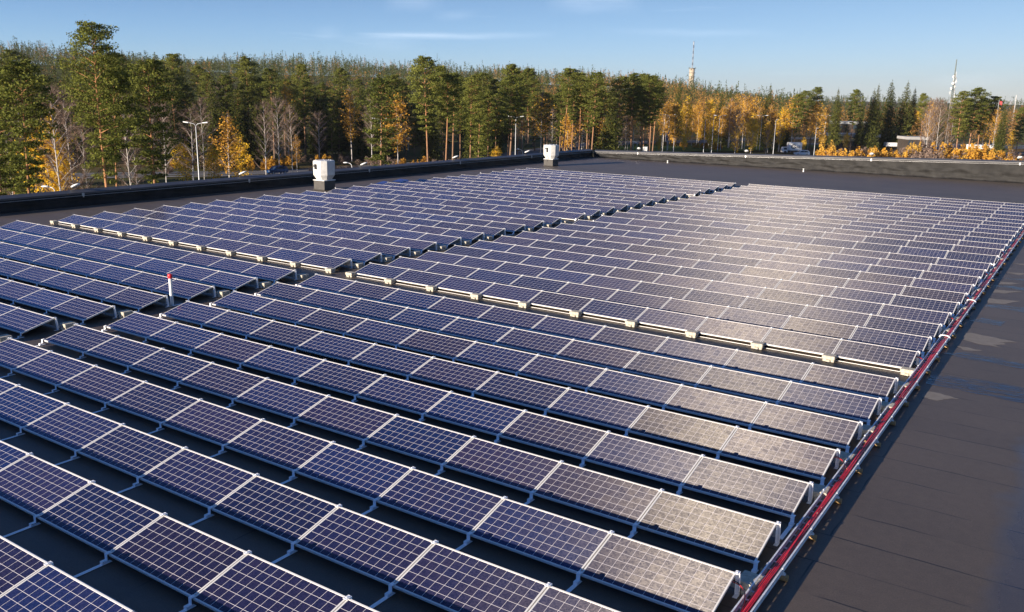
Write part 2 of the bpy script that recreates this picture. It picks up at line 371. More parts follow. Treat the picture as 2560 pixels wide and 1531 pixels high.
# ------------------------------------------------------------------ concrete blocks, tray, cables
def block_mesh(w=.34, d=.26, hgt=.17):
    mb = MB()
    mb.bbox(-w/2, w/2, -d/2, d/2, hgt*.42, hgt, .012); mb.bbox(-w/2+.02, w/2-.02, -d/2+.02, d/2-.01, .0, hgt*.44, .008)
    mb.bbox(-w*.16, w*.16, -d/2-.03, -d/2+.03, .0, hgt*.38, .008)
    return mb.mesh('ballast_block', M['block'])
me_blk = block_mesh(); me_blk2 = block_mesh(.30, .34, .19)
rowY = dict(rows)
for side, X0 in (('R', XR), ('L', XL)):
    for j in range(11):
        x = X0-j*W-.03; yy = row_y(1, rowY[1], side)+.0045*(X0-x)-.13
        o = obj('ballast_block', me_blk, None, (x, yy, 0)); o.rotation_euler.z = rng.uniform(-.05, .05)
        where = ('at the cable tray' if j == 0 else ORD[j]+' block from the cable tray') if side == 'R' else ('left of the aisle' if j == 0 else ORD[j]+' block left of the aisle')
        tag(o, f'beige concrete block on the low edge behind the walkway, {where}', 'concrete block', 'beige blocks along the walkway')
for k, y in rows:
    if k > 19 or k < -8: continue
    for side, X0 in (('R', XR), ('L', XL)):
        x = X0+.10; yy = row_y(k, y, side)+.96+.30
        q = to_px((x, yy, .1))
        if q is None or not (-30 < q[0] < 2600 and q[1] < 1560): continue
        if k == -1 and side == 'R': x += .02
        if rng.random() < .12: continue
        o = obj('ballast_block', me_blk2, None, (x+rng.uniform(-.02, .03), yy, 0)); o.rotation_euler.z = rng.uniform(-.08, .08)
        rp = row_phrase(k).replace(' row', ' row')
        tag(o, f"grey concrete block at the {'tray' if side == 'R' else 'aisle'} end of the {rp}", 'concrete block', 'grey blocks at the row ends')
# front rails under the low edge of the first row beyond each gap
for k in (1,):
    for side, X0 in (('R', XR), ('L', XL)):
        mb = MB(); yy = row_y(k, rowY[k], side)
        mb.box(-10*W+.02, -.02, -.02, -.005, .012, .026)
        o = mb.build('front_rail', M['alu'], None, (X0, yy, 0)); o.rotation_euler.z = sloped if k == 1 else 0
        tag(o, {1: 'bright metal rail along the walkway', 11: 'bright metal rail at the middle gap', 20: 'bright metal rail at the rear gap'}[k]+(', cable tray half' if side == 'R' else ', half left of the aisle'), 'rail')

TX = lambda y: -3.19-.0032*(y-10)+(.0 if y > 5 else 0)
TY0, TY1 = 5.0, 66.0
tr = empty('cable_tray', (0, 0, 0)); tag(tr, 'long galvanised ladder cable tray running along the right ends of the rows', 'cable tray')
for s in (-1, 1):
    mb = MB(); xs = lambda y: TX(y)+s*.105
    prof = [(-.006, .115), (.006, .115), (.006, .185), (-.018*s if s > 0 else .0, .185)]
    for (a, b) in [(TY0+3*i, min(TY0+3*i+2.99, TY1)) for i in range(21)]:
        if a >= b: continue
        c = [(-.003, .11, .003, .19), (-.012, .186, .012, .192), (-.012, .108, .012, .113)]
        for (x0, z0, x1, z1) in c:
            vs = [(xs(yy)+xx, yy, zz) for yy in (a, b) for (xx, zz) in ((x0, z0), (x1, z0), (x1, z1), (x0, z1))]
            mb.add(vs, [(0, 1, 2, 3), (7, 6, 5, 4), (0, 4, 5, 1), (1, 5, 6, 2), (2, 6, 7, 3), (3, 7, 4, 0)])
        mb.box(xs(b)-.008, xs(b)+.008, b-.12, b+.12, .125, .175)
    mb.build('side_rail', M['steel'], tr)
mr = MB(); mr.box(-.103, .103, -.012, .012, .118, .132); me_rung = mr.mesh('rung', M['steel'])
ry = TY0+.1; nr = 0; rest = MB()
while ry < TY1:
    q = to_px((TX(ry), ry, .12))
    if q and q[1] < 1560 and nr < 100: obj('rung', me_rung, tr, (TX(ry), ry, 0)); nr += 1
    else: rest.box(TX(ry)-.103, TX(ry)+.103, ry-.012, ry+.012, .118, .132)
    ry += .25
o = rest.build('rungs', M['steel'], tr); tag(o, kind='stuff')
# timber rests under the tray
ms = MB(); ms.tube([(-.20, 0, .05), (.20, 0, .05)], .05, 10); me_sup = ms.mesh('timber', M['wood'])
mc = MB(); mc.box(-.125, -.105, -.03, .03, .09, .2); mc.box(-.16, -.105, -.03, .03, .095, .105); mc.box(.105, .125, -.03, .03, .09, .2); mc.box(.105, .16, -.03, .03, .095, .105)
mc.tube([(-.14, 0, .10), (-.14, 0, .13)], .014, 6); mc.tube([(.14, 0, .10), (.14, 0, .13)], .014, 6); me_clamp = mc.mesh('clamp', M['steel'])
sy = 8.7; i = 0
while sy < 62:
    q = to_px((TX(sy), sy, .05))
    if q and q[1] < 1560:
        r = empty('tray_support', (TX(sy), sy, 0), rng.uniform(-.06, .06))
        desc = ORD[i]+' from the camera' if i < len(ORD) else 'in the far stretch'
        tag(r, f'brown timber rest with steel clamps under the cable tray, {desc}', 'tray support', 'timber rests under the cable tray')
        obj('timber', me_sup, r); obj('clamp', me_clamp, r); i += 1
    sy += rng.choice([1.5, 1.55, 1.6, 1.5])
# cables lying in the tray
def cable(name, m, x0, z, amp, ph, rad, label, grp, y0=TY0, y1=TY1):
    mb = MB(); pts = []; y = y0; wd = rng.uniform(.25, .6)
    while y < y1:
        pts.append((TX(y)+x0+amp*math.sin(y*wd+ph)+amp*.5*math.sin(y*1.7+ph*2), y, z+.006*math.sin(y*1.3+ph))); y += .35 if y < 30 else 1.
    mb.tube(pts, rad, 6, cap=False); o = mb.build(name, m); tag(o, label, 'cable', grp); return o
for i in range(11):
    cable('red_cable', M['red'], -.002+.092*(i % 6)/6, .160+.016*(i//6)+rng.uniform(0, .006), .017, rng.uniform(0, 6), .0096, 'long red solar cable lying among the red bundle in the cable tray', 'red cables in the tray')
for i in range(6):
    cable('black_cable', M['darkcable'], -.01+.017*i, .174+.004*(i % 2), .030, rng.uniform(0, 6), .0062, 'long black cable lying on the red bundle in the cable tray', 'black cables in the tray')
lead_rows = [(-7, 'frontmost visible'), (-4, 'fourth row before'), (1, 'first row beyond'), (4, 'fourth row beyond'), (6, 'sixth row beyond'), (9, 'ninth row beyond'), (12, 'twelfth row beyond')]
for k, ph in lead_rows:
    yy = rowY[k]+1.0
    for (m_, nm, dz, lab) in ((M['red'], 'red_cable', 0, 'red'), (M['darkcable'], 'black_cable', .03, 'black')):
        p0 = Vector((XR-.25, yy-.02, .20+dz)); p3 = Vector((TX(yy-.5)-.02, yy-.62-dz*2, .165))
        p1 = Vector((XR+.12, yy-.05, .25+dz)); p2 = Vector((TX(yy)-.06, yy-.12, .24))
        pts = [(1-t)**3*p0+3*(1-t)**2*t*p1+3*(1-t)*t*t*p2+t**3*p3 for t in [j/14 for j in range(15)]]
        mb = MB(); mb.tube(pts, .0075, 6, cap=False); o = mb.build(nm, m_)
        tag(o, f'short {lab} lead looping into the tray from the {row_phrase(k)}', 'cable')
# white ties over the tray
for i, (yy, lab) in enumerate([(27.75, 'nearer'), (33.6, 'farther')]):
    mb = MB(); x = TX(yy)
    mb.tube([(x-.15, yy+.02, .15), (x-.12, yy, .21), (x, yy-.02, .225), (x+.10, yy-.03, .215), (x+.15, yy-.06, .17), (x+.14, yy-.14, .13)], .017, 8)
    tag(mb.build('cable_tie', M['white']), f'{lab} of two white hose ties looped over the cable tray', 'tie')
# white pipe with red cap among the left rows
r = empty('vent_pipe', (-24.50, 16.82, 0)); tag(r, 'thin white pipe with a red cap standing between left-hand panel rows', 'pipe')
mb = MB(); mb.lathe([(.055, 0), (.055, .92)], 16); mb.build('pipe', M['white'], r)
mb = MB(); mb.lathe([(.066, .90), (.070, .96), (.074, .975), (.074, 1.03), (.06, 1.045), (0, 1.045)], 16); mb.build('cap', M['redcap'], r)
# dried water marks and wet laps on the felt
m_, nt_, out_ = nodes('dry_silt'); g_ = NT(nt_)
no_ = g_.n('TexNoise', {0: g_.n('NewGeometry').outputs['Position'], 'Scale': 5., 'Detail': 5.}).outputs[0]
p_ = g_.n('BsdfPrincipled', {'Base Color': g_.mix(no_, (.14, .125, .11), (.24, .215, .19)), 'Roughness': .9}); nt_.links.new(p_.outputs[0], out_.inputs[0]); M['silt'] = m_
m_, nt_, out_ = nodes('wet_felt'); g_ = NT(nt_)
pos_ = g_.n('NewGeometry').outputs['Position']
no_ = g_.n('TexNoise', {0: g_.n('Mapping', {0: pos_, 3: (1.2, 9., 1)}).outputs[0], 'Scale': 1., 'Detail': 6., 'Roughness': .7}).outputs[0]
p_ = g_.n('BsdfPrincipled', {'Base Color': (.035, .036, .042, 1), 'Roughness': .08, 'Specular IOR Level': .7})
tr_ = g_.n('BsdfTransparent'); mx_ = g_.n('MixShader', {0: g_.n('MapRange', {0: no_, 1: .44, 2: .60, 3: 0, 4: .85}).outputs[0], 1: tr_.outputs[0], 2: p_.outputs[0]}); nt_.links.new(mx_.outputs[0], out_.inputs[0]); M['wet'] = m_
stains = [[(-2.93, 29.32), (-2.79, 29.51), (-2.29, 29.38), (-1.45, 29.13), (-1.92, 28.84), (-1.74, 28.74), (-1.77, 28.56), (-2.03, 28.4), (-1.75, 28.21), (-2.44, 28.2), (-2.85, 28.45)],
          [(-2.93, 22.45), (-2.89, 22.53), (-2.58, 22.6), (-2.13, 22.46), (-2.44, 22.17), (-2.54, 21.95), (-2.88, 22.0)],
          [(-2.9, 35.42), (-1.9, 35.62), (-2.31, 34.71), (-2.84, 34.52)], [(-2.98, 37.28), (-2.01, 37.52), (-2.46, 36.78), (-2.95, 36.64)], [(-2.89, 39.17), (-2.19, 39.3), (-2.48, 38.78), (-2.87, 38.61)],
          [(-2.95, 27.5), (-2.6, 27.6), (-2.2, 27.45), (-2.6, 27.2)], [(-2.95, 41.6), (-2.1, 41.9), (-2.4, 41.2)], [(-2.95, 44.2), (-2.0, 44.6), (-2.3, 43.9)]]
wets = [[(-3.1, 26.5), (-2.6, 26.95), (-1.9, 26.95), (-.9, 26.7), (-.7, 26.1), (-1.6, 26.2), (-2.5, 26.2)], [(-3.0, 23.2), (-3.0, 24.2), (-1.6, 24.4), (-.3, 24.3), (-.4, 22.9), (-1.6, 23.1)],
        [(-3, 33.8), (-2.6, 34.4), (-.8, 34.5), (-.9, 33.5)], [(-3, 31.2), (-2.7, 31.9), (-2.0, 31.8), (-2.1, 31.0)], [(-3, 38.0), (-2.8, 38.4), (-.9, 38.3), (-1, 37.7)], [(-3, 40.1), (-.9, 40.6), (-.9, 39.8)]]
for polys, mk, z, nm in ((stains, 'silt', .004, 'dried_silt'), (wets, 'wet', .008, 'wet_patch')):
    mb = MB()
    for P_ in polys:
        pp = []
        for a, b in zip(P_, P_[1:]+P_[:1]):
            for t in (0, .25, .5, .75):
                jx, jy = (rng.uniform(-.03, .03), rng.uniform(-.05, .05)) if t else (0, 0)
                pp.append((a[0]+(b[0]-a[0])*t+jx, a[1]+(b[1]-a[1])*t+jy, z))
        mb.add(pp, [tuple(range(len(pp)))])
    o = mb.build(nm, M[mk]); bm = bmesh.new(); bm.from_mesh(o.data); bmesh.ops.triangulate(bm, faces=bm.faces[:])
    for f in bm.faces:
        if f.normal.z < 0: f.normal_flip()
    bm.to_mesh(o.data); bm.free(); tag(o, kind='structure')

# ------------------------------------------------------------------ parapets
def parapet(name, label, along, fixed, a0, a1, ztop, wrinkle):
    """along 'y' : wall at X=fixed facing +X ; along 'x' : wall at Y=fixed facing -Y"""
    r = empty(name, (0, 0, 0)); tag(r, label, 'parapet')
    def P(a, out, z): return (fixed-out, a, z) if along == 'y' else (a, fixed+out, z)
    n = int((a1-a0)/.22); prof = [(-.16, .004), (-.10, .03), (-.035, .12), (0, .18)]+[(0, .18+.02*i) for i in (1,)]
    V = []; Fs = []; NZ = 15
    for i in range(n+1):
        a = a0+(a1-a0)*i/n; zt = ztop(a)
        for j in range(NZ+1):
            t = j/NZ
            if t < .2: out, z = -.17+(t/.2)*.15, .004+ (t/.2)**2*.16
            else: out = -.02+.03*(t-.2); z = .164+(zt-.03-.164)*(t-.2)/.8
            if t > .1:
                s1 = .5+.06*math.sin(a*.9)+.03*math.sin(a*2.3+1); lap = .05*max(0, 1-abs(t-s1)/.05)*wrinkle
                s2 = .26+.04*math.sin(a*.7+2); lap += .035*max(0, 1-abs(t-s2)/.06)*wrinkle
                ph = a*1.9+1.2*math.sin(a*.35)+(.9 if t > s1 else 0)
                wr = .075*math.sin(ph+t*2.2)*math.sin(t*math.pi)+.014*math.sin(ph*2.3+t*5)
                out -= lap+wrinkle*wr
                z += wrinkle*.01*math.sin(a*3.1)*(1 if t < .9 else 0)
            V.append(P(a, out, z))
    for i in range(n):
        for j in range(NZ):
            b = i*(NZ+1)+j; Fs.append((b, b+NZ+1, b+NZ+2, b+1) if along == 'x' else (b, b+1, b+NZ+2, b+NZ+1))
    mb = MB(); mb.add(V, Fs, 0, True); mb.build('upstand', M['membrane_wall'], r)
    # capping: folded sheet in 2 m lengths, falling inwards, with front drop
    mb = MB(); a = a0
    while a < a1-.01:
        b = min(a+1.985, a1); za, zb = ztop(a), ztop(b); lift = .004 if int(a/2) % 2 else 0
        sec = [(.0-.035, -.09), (-.040, .02), (.46, .15), (.47, -.03), (.465, -.03), (.455, .14), (-.034, .012), (-.030, -.09)]
        vs = [P(q, o_, z_+zq+lift) for q, zq in ((a, za), (b, zb)) for (o_, z_) in sec]; k = len(sec)
        mb.add(vs, [tuple(range(k)), tuple(range(k, 2*k))[::-1]]+[(i, (i+1) % k, k+(i+1) % k, k+i) for i in range(k)])
        mb.add([P(q, o_, z_+ztop(q)+lift+.012) for q in (b-.03, b+.04) for (o_, z_) in ((-.045, .01), (.47, .145))], [(0, 1, 3, 2)])
        a += 2.
    o = mb.build('capping', M['cap'], r); fixn(o)
    mb = MB(); pts = []; q = a0
    while q <= a1: pts.append(P(q, -.075, ztop(q)-.17)); q += 1.
    pts.append(P(a1, -.075, ztop(a1)-.17)); mb.tube(pts, .012, 8)
    mb.build('rail', M['rail'], r)
    return r, P
zl = lambda a: .775+.0*a
zf = lambda a: .78+.0268*(a+46)
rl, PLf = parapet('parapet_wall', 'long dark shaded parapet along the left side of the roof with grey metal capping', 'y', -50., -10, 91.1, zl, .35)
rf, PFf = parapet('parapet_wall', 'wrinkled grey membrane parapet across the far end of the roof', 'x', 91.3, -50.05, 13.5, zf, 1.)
mk = MB(); mk.bbox(-.035, .035, -.07, .07, -.09, .09, .01); mk.bbox(-.02, .05, -.03, .03, -.16, .0, .008); me_clip = mk.mesh('rail_clip', M['rail'])
# floodlights: tilted oval head on a short bracket outside the capping
def flood_mesh():
    mh = MB()
    prof = [(0, .0), (.10, .01), (.19, .05), (.22, .10), (.205, .15), (.12, .185), (0, .19)]
    mh.lathe(prof, 18); me = mh.mesh('lamp_head', M['white'])
    me.transform(Matrix.Rotation(R(-22), 4, 'X') @ Matrix.Diagonal((1, 1.45, .8, 1))); 
    mn = MB(); mn.tube([(0, .22, -.35), (0, .22, -.05), (0, .12, .04)], .022, 8); mn.box(-.05, .05, .16, .28, -.40, -.34); mn.bbox(-.06, .06, -.02, .14, -.03, .03, .01)
    return me, mn.mesh('bracket', M['black'])
me_h, me_n = flood_mesh()
spots = [('L', 28.75+12.23*i, ORD[i]+' from the left on the left parapet') for i in range(5)]+[('F', x, ORD[i]+' from the corner on the far parapet') for i, x in enumerate((-44.4, -31.9, -19.35, -6.7))]
for s, a, lab in spots:
    if s == 'L': loc = Vector((-50.35, a, zl(a)+.33)); rz = R(90)+R(20); clip = Vector((-49.93, a+.15, zl(a)-.10)); par = rl
    else: loc = Vector((a, 91.75, zf(a)+.33)); rz = R(15); clip = Vector((a+.12, 91.22, zf(a)-.10)); par = rf
    r = empty('floodlight', loc, rz); tag(r, f'white oval floodlight clipped outside the roof edge, {lab}', 'floodlight', 'floodlights along the parapets')
    obj('lamp_head', me_h, r); obj('bracket', me_n, r)
    o = obj('rail_clip', me_clip, par, clip); o.rotation_euler.z = 0 if s == 'L' else R(-90)
# small pipes by the far parapet
for i, (px, py, hh, lab) in enumerate([(2008.5, 430, .26, 'short white pipe stub on the roof before the far parapet'), (1669, 408, .22, 'tiny white pipe stub near the far ventilator shadow end')]):
    p = at_z(px, py, 0); mb = MB(); mb.lathe([(.07, 0), (.07, hh), (.09, hh), (.09, hh+.05), (0, hh+.06)], 12); o = mb.build('pipe_stub', M['white'], None, (p.x, min(p.y, 90.7), 0)); tag(o, lab, 'pipe')
# blue tarpaulin folds behind the left array
M['tarp'] = pmat('blue_tarpaulin', (.010, .03, .14), .6, 0, .2, 4)
for px, py, lab in ((968, 462, 'left'), (1010, 456, 'right')):
    p = at_z(px, py, 0); mb = MB(); mb.add([(-.9, -.5, .02), (.9, -.5, .02), (.7, .6, .02), (-.7, .6, .02), (-.3, -.1, .26), (.45, 0, .22)], [(0, 1, 5, 4), (1, 2, 5), (2, 3, 4, 5), (3, 0, 4)])
    tag(mb.build('tarpaulin', M['tarp'], None, (p.x, p.y, 0)), f'small blue tarpaulin heap behind the left rows, {lab} one', 'tarpaulin')

# ------------------------------------------------------------------ roof ventilators
M['housing'] = pmat('grp_housing', (.62, .61, .57), .5, 0, .14, 2.2)
def ventilator(loc, rz, label, wide, small):
    r = empty('roof_ventilator', loc, rz); tag(r, label, 'ventilator')
    a = .53*wide
    mb = MB(); mb.bbox(-a, a, -a, a, .0, .66, .015); mb.bbox(-a-.06, a+.06, -a-.06, a+.06, 0, .06, .02); mb.build('plinth', M['plinth'], r)
    mb = MB(); mb.bbox(-a-.035, a+.035, -a-.035, a+.035, .66, .71, .012); mb.build('flange', M['white'], r)
    def octa(s, cut, z): return [(s, -cut, z), (s, cut, z), (cut, s, z), (-cut, s, z), (-s, cut, z), (-s, -cut, z), (-cut, -s, z), (cut, -s, z)]
    mb = MB(); k = wide
    rings = [octa(.47*k, .24*k, .72), octa(.50*k, .26*k, .76), octa(.66*k, .36*k, 1.03), octa(.685*k, .37*k, 1.06), octa(.70*k, .38*k, 1.92), octa(.695*k, .375*k, 2.02), octa(.65*k, .34*k, 2.08), octa(.4*k, .2*k, 2.09)]
    vs = [v for rg in rings for v in rg]
    fs = [(i*8+j, i*8+(j+1) % 8, (i+1)*8+(j+1) % 8, (i+1)*8+j) for i in range(len(rings)-1) for j in range(8)]
    mb.add(vs, fs+[tuple(range(len(vs)-8, len(vs)))]); o = mb.build('housing', M['housing'], r)
    mb = MB()
    for (x, y) in ((.35, .35), (-.4, .35), (.4, -.3), (-.3, -.45), (0, .5)): mb.tube([(x*k, y*k, 2.05), (x*k, y*k, 2.14)], .022, 8)
    mb.build('lifting_studs', M['lampgrey'], r)
    mb = MB(); yf = -.70*k
    if small: mb.bbox(-.28, -.18, yf-.07, yf, 1.62, 1.80, .01); mb.bbox(-.14, -.02, yf-.13, yf, 1.48, 1.84, .02); mb.tube([(-.18, yf-.05, 1.7), (-.1, yf-.06, 1.68)], .03, 6)
    else: mb.bbox(-.28, -.06, yf-.07, yf, 1.66, 1.80, .01); mb.bbox(-.12, .04, yf-.12, yf, 1.40, 1.84, .02)
    mb.build('isolator_switch', M['black'], r)
    if not small:
        mb = MB(); mb.tube([(-.06, yf-.05, 1.45), (-.10, yf-.04, 1.2), (-.04, yf+.06, .98), (.0, yf+.16, .74), (-.12, yf+.1, .45)], .016, 6); mb.build('supply_cable', M['darkcable'], r)
ventilator((-46.47, 44.98, 0), 0, 'white octagonal roof ventilator on a dark plinth beside the left parapet, nearer one', 1., True)
ventilator((-46.65, 76.35, 0), 0, 'white octagonal roof ventilator on a dark plinth near the far roof corner', 1., False)

#PART4
# ------------------------------------------------------------------ terrain
GZ = -10.
def az_of_px(px): return math.degrees(math.atan2(px-1280, 2140))
def sstep(a, b, x):
    t = np.clip((x-a)/(b-a), 0, 1); return t*t*(3-2*t)
AZK = [-60, -31, -16, -5, 0, 8, 12, 16, 19, 22, 60]
HK = [44, 36, 32, 31, 29, 23, 14, 8, 4, 1, 0]
def ground_z(x, y):
    x = np.asarray(x, float); y = np.asarray(y, float)
    d = np.hypot(x, y); az = np.degrees(np.arctan2(x*math.cos(YAW)+y*math.sin(YAW), -x*math.sin(YAW)+y*math.cos(YAW)))
    H = np.interp(az, AZK, HK)
    z = GZ+H*(sstep(270, 900, d)*.92+.08*sstep(235, 300, d))
    far = np.interp(az, [-60, 10, 17, 21, 60], [0, 0, 9, 17, 15]); z = z+far*sstep(1200, 2600, d)
    return z+.5*np.sin(x*.05)*np.sin(y*.043)*sstep(150, 300, d)
ax = np.concatenate([np.linspace(-160, 160, 81)])
th_ = np.radians(np.linspace(-75, 75, 151)); rr = np.concatenate([np.linspace(5, 300, 60), np.geomspace(310, 5200, 60)])
V = []; 
for r_ in rr:
    for t_ in th_:
        a_ = t_; fx = -math.sin(YAW)*math.cos(a_)+math.cos(YAW)*math.sin(a_); fy = math.cos(YAW)*math.cos(a_)+math.sin(YAW)*math.sin(a_)
        V.append((fx*r_, fy*r_, 0))
V = np.array(V); V[:, 2] = ground_z(V[:, 0], V[:, 1])
nA = len(th_); T = []
for i in range(len(rr)-1):
    for j in range(nA-1):
        b = i*nA+j; T += [(b, b+nA, b+1), (b+1, b+nA, b+nA+1)]
m_, nt_, out_ = nodes('autumn_grass'); g_ = NT(nt_)
pos_ = g_.n('NewGeometry').outputs['Position']
n1 = g_.n('TexNoise', {0: pos_, 'Scale': .035, 'Detail': 6., 'Roughness': .6}).outputs[0]
n2 = g_.n('TexNoise', {0: pos_, 'Scale': .6, 'Detail': 6., 'Roughness': .7}).outputs[0]
c1 = g_.mix(g_.n('MapRange', {0: n1, 1: .42, 2: .6}).outputs[0], (.060, .085, .018), (.15, .085, .028))
c2 = g_.mix(g_.n('MapRange', {0: n2, 1: .35, 2: .7}).outputs[0], c1, (.085, .06, .03))
p_ = g_.n('BsdfPrincipled', {'Base Color': c2, 'Roughness': .95, 'Specular IOR Level': .1}); nt_.links.new(p_.outputs[0], out_.inputs[0])
gr = obj('ground', tri_mesh('ground', V, T, m_)); tag(gr, kind='structure')
for p in gr.data.polygons: p.use_smooth = True
# building walls under the roof
mb = MB(); mb.box(-50.62, 14, -25, 92.0, GZ-.3, -.05); tag(mb.build('building_wall', pmat('facade_panel', (.3, .3, .3), .6)), kind='structure')

M['asphalt'] = pmat('asphalt', (.115, .112, .115), .85, 0, .12, .5)
M['grassv'] = pmat('verge_grass', (.10, .14, .022), .95, 0, .25, .15, spec=.1)
M['paint'] = pmat('road_paint', (.7, .7, .68), .7)
def gz(x, y): return float(ground_z(x, y))
def ribbon(name, pts, width, m, lift, kind='structure', off=0.):
    P_ = []
    pts = [Vector((p[0], p[1])) for p in pts]
    fine_ = []
    for i in range(len(pts)-1):
        p0, p1, p2, p3 = pts[max(i-1, 0)], pts[i], pts[i+1], pts[min(i+2, len(pts)-1)]
        for k in range(10):
            t = k/10; fine_.append(.5*((2*p1)+(p2-p0)*t+(2*p0-5*p1+4*p2-p3)*t*t+(3*p1-p0-3*p2+p3)*t**3))
    fine_.append(pts[-1]); mb = MB(); vs = []
    for i, p in enumerate(fine_):
        t = (fine_[min(i+1, len(fine_)-1)]-fine_[max(i-1, 0)]).normalized(); nrm = Vector((-t.y, t.x))
        for s in (-1, 1):
            q = p+nrm*(off+s*width/2); vs.append((q.x, q.y, max(gz(p.x, p.y), gz(q.x, q.y))+lift))
    mb.add(vs, [(2*i, 2*i+1, 2*i+3, 2*i+2) for i in range(len(fine_)-1)]); o = mb.build(name, m)
    if kind: tag(o, kind=kind)
    return o
def gp(px, py, z=GZ): v = at_z(px, py, z); return (v.x, v.y)
road1 = [gp(-500, 440), gp(0, 441), gp(350, 437), gp(690, 431.5), gp(900, 419), gp(1100, 404), gp(1300, 389), gp(1480, 378), gp(1620, 371), gp(1720, 366), gp(1820, 361), gp(1900, 357), gp(1990, 352), gp(2090, 349)]
ribbon('road', road1, 8, M['asphalt'], .06)
ribbon('road_marking', road1, .14, M['paint'], .066, off=3.6); ribbon('road_marking', road1, .14, M['paint'], .066, off=-3.6)
ribbon('pavement', road1, 2.2, pmat('footpath', (.2, .19, .18), .9), .10, off=-7.)
lawn = [gp(1480, 395), gp(1620, 384), gp(1760, 380), gp(1900, 376), gp(2010, 370)]
ribbon('lawn', lawn, 26, M['grassv'], .03)
road2 = [gp(2150, 392), gp(2300, 388), gp(2450, 386), gp(2700, 384)]
ribbon('road', road2, 7, M['asphalt'], .05)
ribbon('car_park', [gp(2060, 372), gp(2300, 369), gp(2700, 372)], 34, M['asphalt'], .04)

# ------------------------------------------------------------------ vegetation prototypes
def leafmat(name, c1, c2, rough=.8, trans=.25):
    m, nt, out = nodes(name); g = NT(nt)
    isl = g.n('NewGeometry').outputs['Random Per Island']; oi = g.n('ObjectInfo').outputs['Random']
    wn = g.n('TexWhiteNoise', {1: g.math('ADD', isl, oi)}, noise_dimensions='1D').outputs[0]
    nz = g.n('TexNoise', {0: g.n('TexCoord').outputs['Object'], 'Scale': .55, 'Detail': 2.}).outputs[0]
    f = g.math('ADD', g.math('MULTIPLY', wn, .5), g.math('ADD', g.math('MULTIPLY', oi, .25), g.math('MULTIPLY', nz, .35)))
    c = g.mix(g.n('MapRange', {0: f, 1: .15, 2: .9}).outputs[0], c1, c2)
    d = g.n('BsdfDiffuse', {0: c}); t = g.n('BsdfTranslucent', {0: c}); mx = g.n('MixShader', {0: trans, 1: d.outputs[0], 2: t.outputs[0]})
    nt.links.new(mx.outputs[0], out.inputs[0]); return m
LM = {'pine': leafmat('pine_needles', (.050, .072, .018), (.235, .24, .052)),
      'spruce': leafmat('spruce_needles', (.036, .052, .015), (.14, .145, .036)),
      'gold': leafmat('golden_leaves', (.56, .33, .022), (.92, .62, .06), trans=.35),
      'orange': leafmat('russet_leaves', (.36, .17, .028), (.78, .46, .07), trans=.3),
      'twig': leafmat('bare_twigs', (.12, .082, .062), (.26, .19, .15), trans=.1),
      'sapling': leafmat('sapling_leaves', (.34, .20, .045), (.72, .46, .09), trans=.3),
      'shrub': leafmat('heath_leaves', (.24, .11, .03), (.62, .36, .05), trans=.3),
      'farpine': leafmat('far_needles', (.032, .050, .020), (.115, .13, .042)),
      'farred': leafmat('far_russet', (.20, .10, .04), (.50, .28, .08))}
def barkmat(name, lo, hi, z0, z1, rough=.9):
    m, nt, out = nodes(name); g = NT(nt)
    oc = g.n('TexCoord').outputs['Object']; z = g.n('SeparateXYZ', {0: oc}).outputs[2]
    nz = g.n('TexNoise', {0: g.n('Mapping', {0: oc, 3: (3, 3, 1.2)}).outputs[0], 'Scale': 1.6, 'Detail': 5.}).outputs[0]
    f = g.n('MapRange', {0: g.math('ADD', z, g.math('MULTIPLY', nz, 2.)), 1: z0, 2: z1}).outputs[0]
    c = g.mix(f, lo, hi); c = g.n('VectorMath', {0: c, 3: g.math('MULTIPLY_ADD', nz, 1.0, .5)}, operation='SCALE').outputs[0]
    p = g.n('BsdfPrincipled', {'Base Color': c, 'Roughness': rough, 'Specular IOR Level': .2}); nt.links.new(p.outputs[0], out.inputs[0]); return m
BM = {'pine': barkmat('pine_bark', (.20, .135, .095), (.38, .19, .09), 3, 12), 'spruce': barkmat('spruce_bark', (.12, .09, .07), (.14, .1, .08), 3, 12),
      'birch': barkmat('birch_bark', (.52, .49, .45), (.40, .33, .29), 4, 20)}
def rand_tris(cent, size, flat=.6, rg=nrg):
    """one small irregular triangle per centre"""
    n = len(cent); size = np.broadcast_to(size, (n,))
    a = rg.normal(size=(n, 3)); a[:, 2] *= flat; a /= np.linalg.norm(a, axis=1)[:, None]
    b = rg.normal(size=(n, 3)); b[:, 2] *= flat; b -= a*(a*b).sum(1)[:, None]; b /= np.linalg.norm(b, axis=1)[:, None]
    s = size[:, None]
    V = np.stack([cent+a*s*.6, cent-a*s*.4+b*s*.5, cent-a*s*.3-b*s*.45], 1).reshape(-1, 3)
    return V
def crown_mesh(name, V, mat):
    n = len(V)//3; return tri_mesh(name, V, np.arange(n*3).reshape(n, 3), mat)
def strips(segs, wd):
    """thin crossed triangles for twigs: segs (n,2,3)"""
    segs = np.asarray(segs); a, b = segs[:, 0], segs[:, 1]; d = b-a; d /= np.linalg.norm(d, axis=1)[:, None]+1e-9
    s = np.cross(d, nrg.normal(size=d.shape)); s /= np.linalg.norm(s, axis=1)[:, None]+1e-9
    w_ = np.broadcast_to(wd, (len(a),))[:, None]
    return np.stack([a+s*w_, a-s*w_, b], 1).reshape(-1, 3)
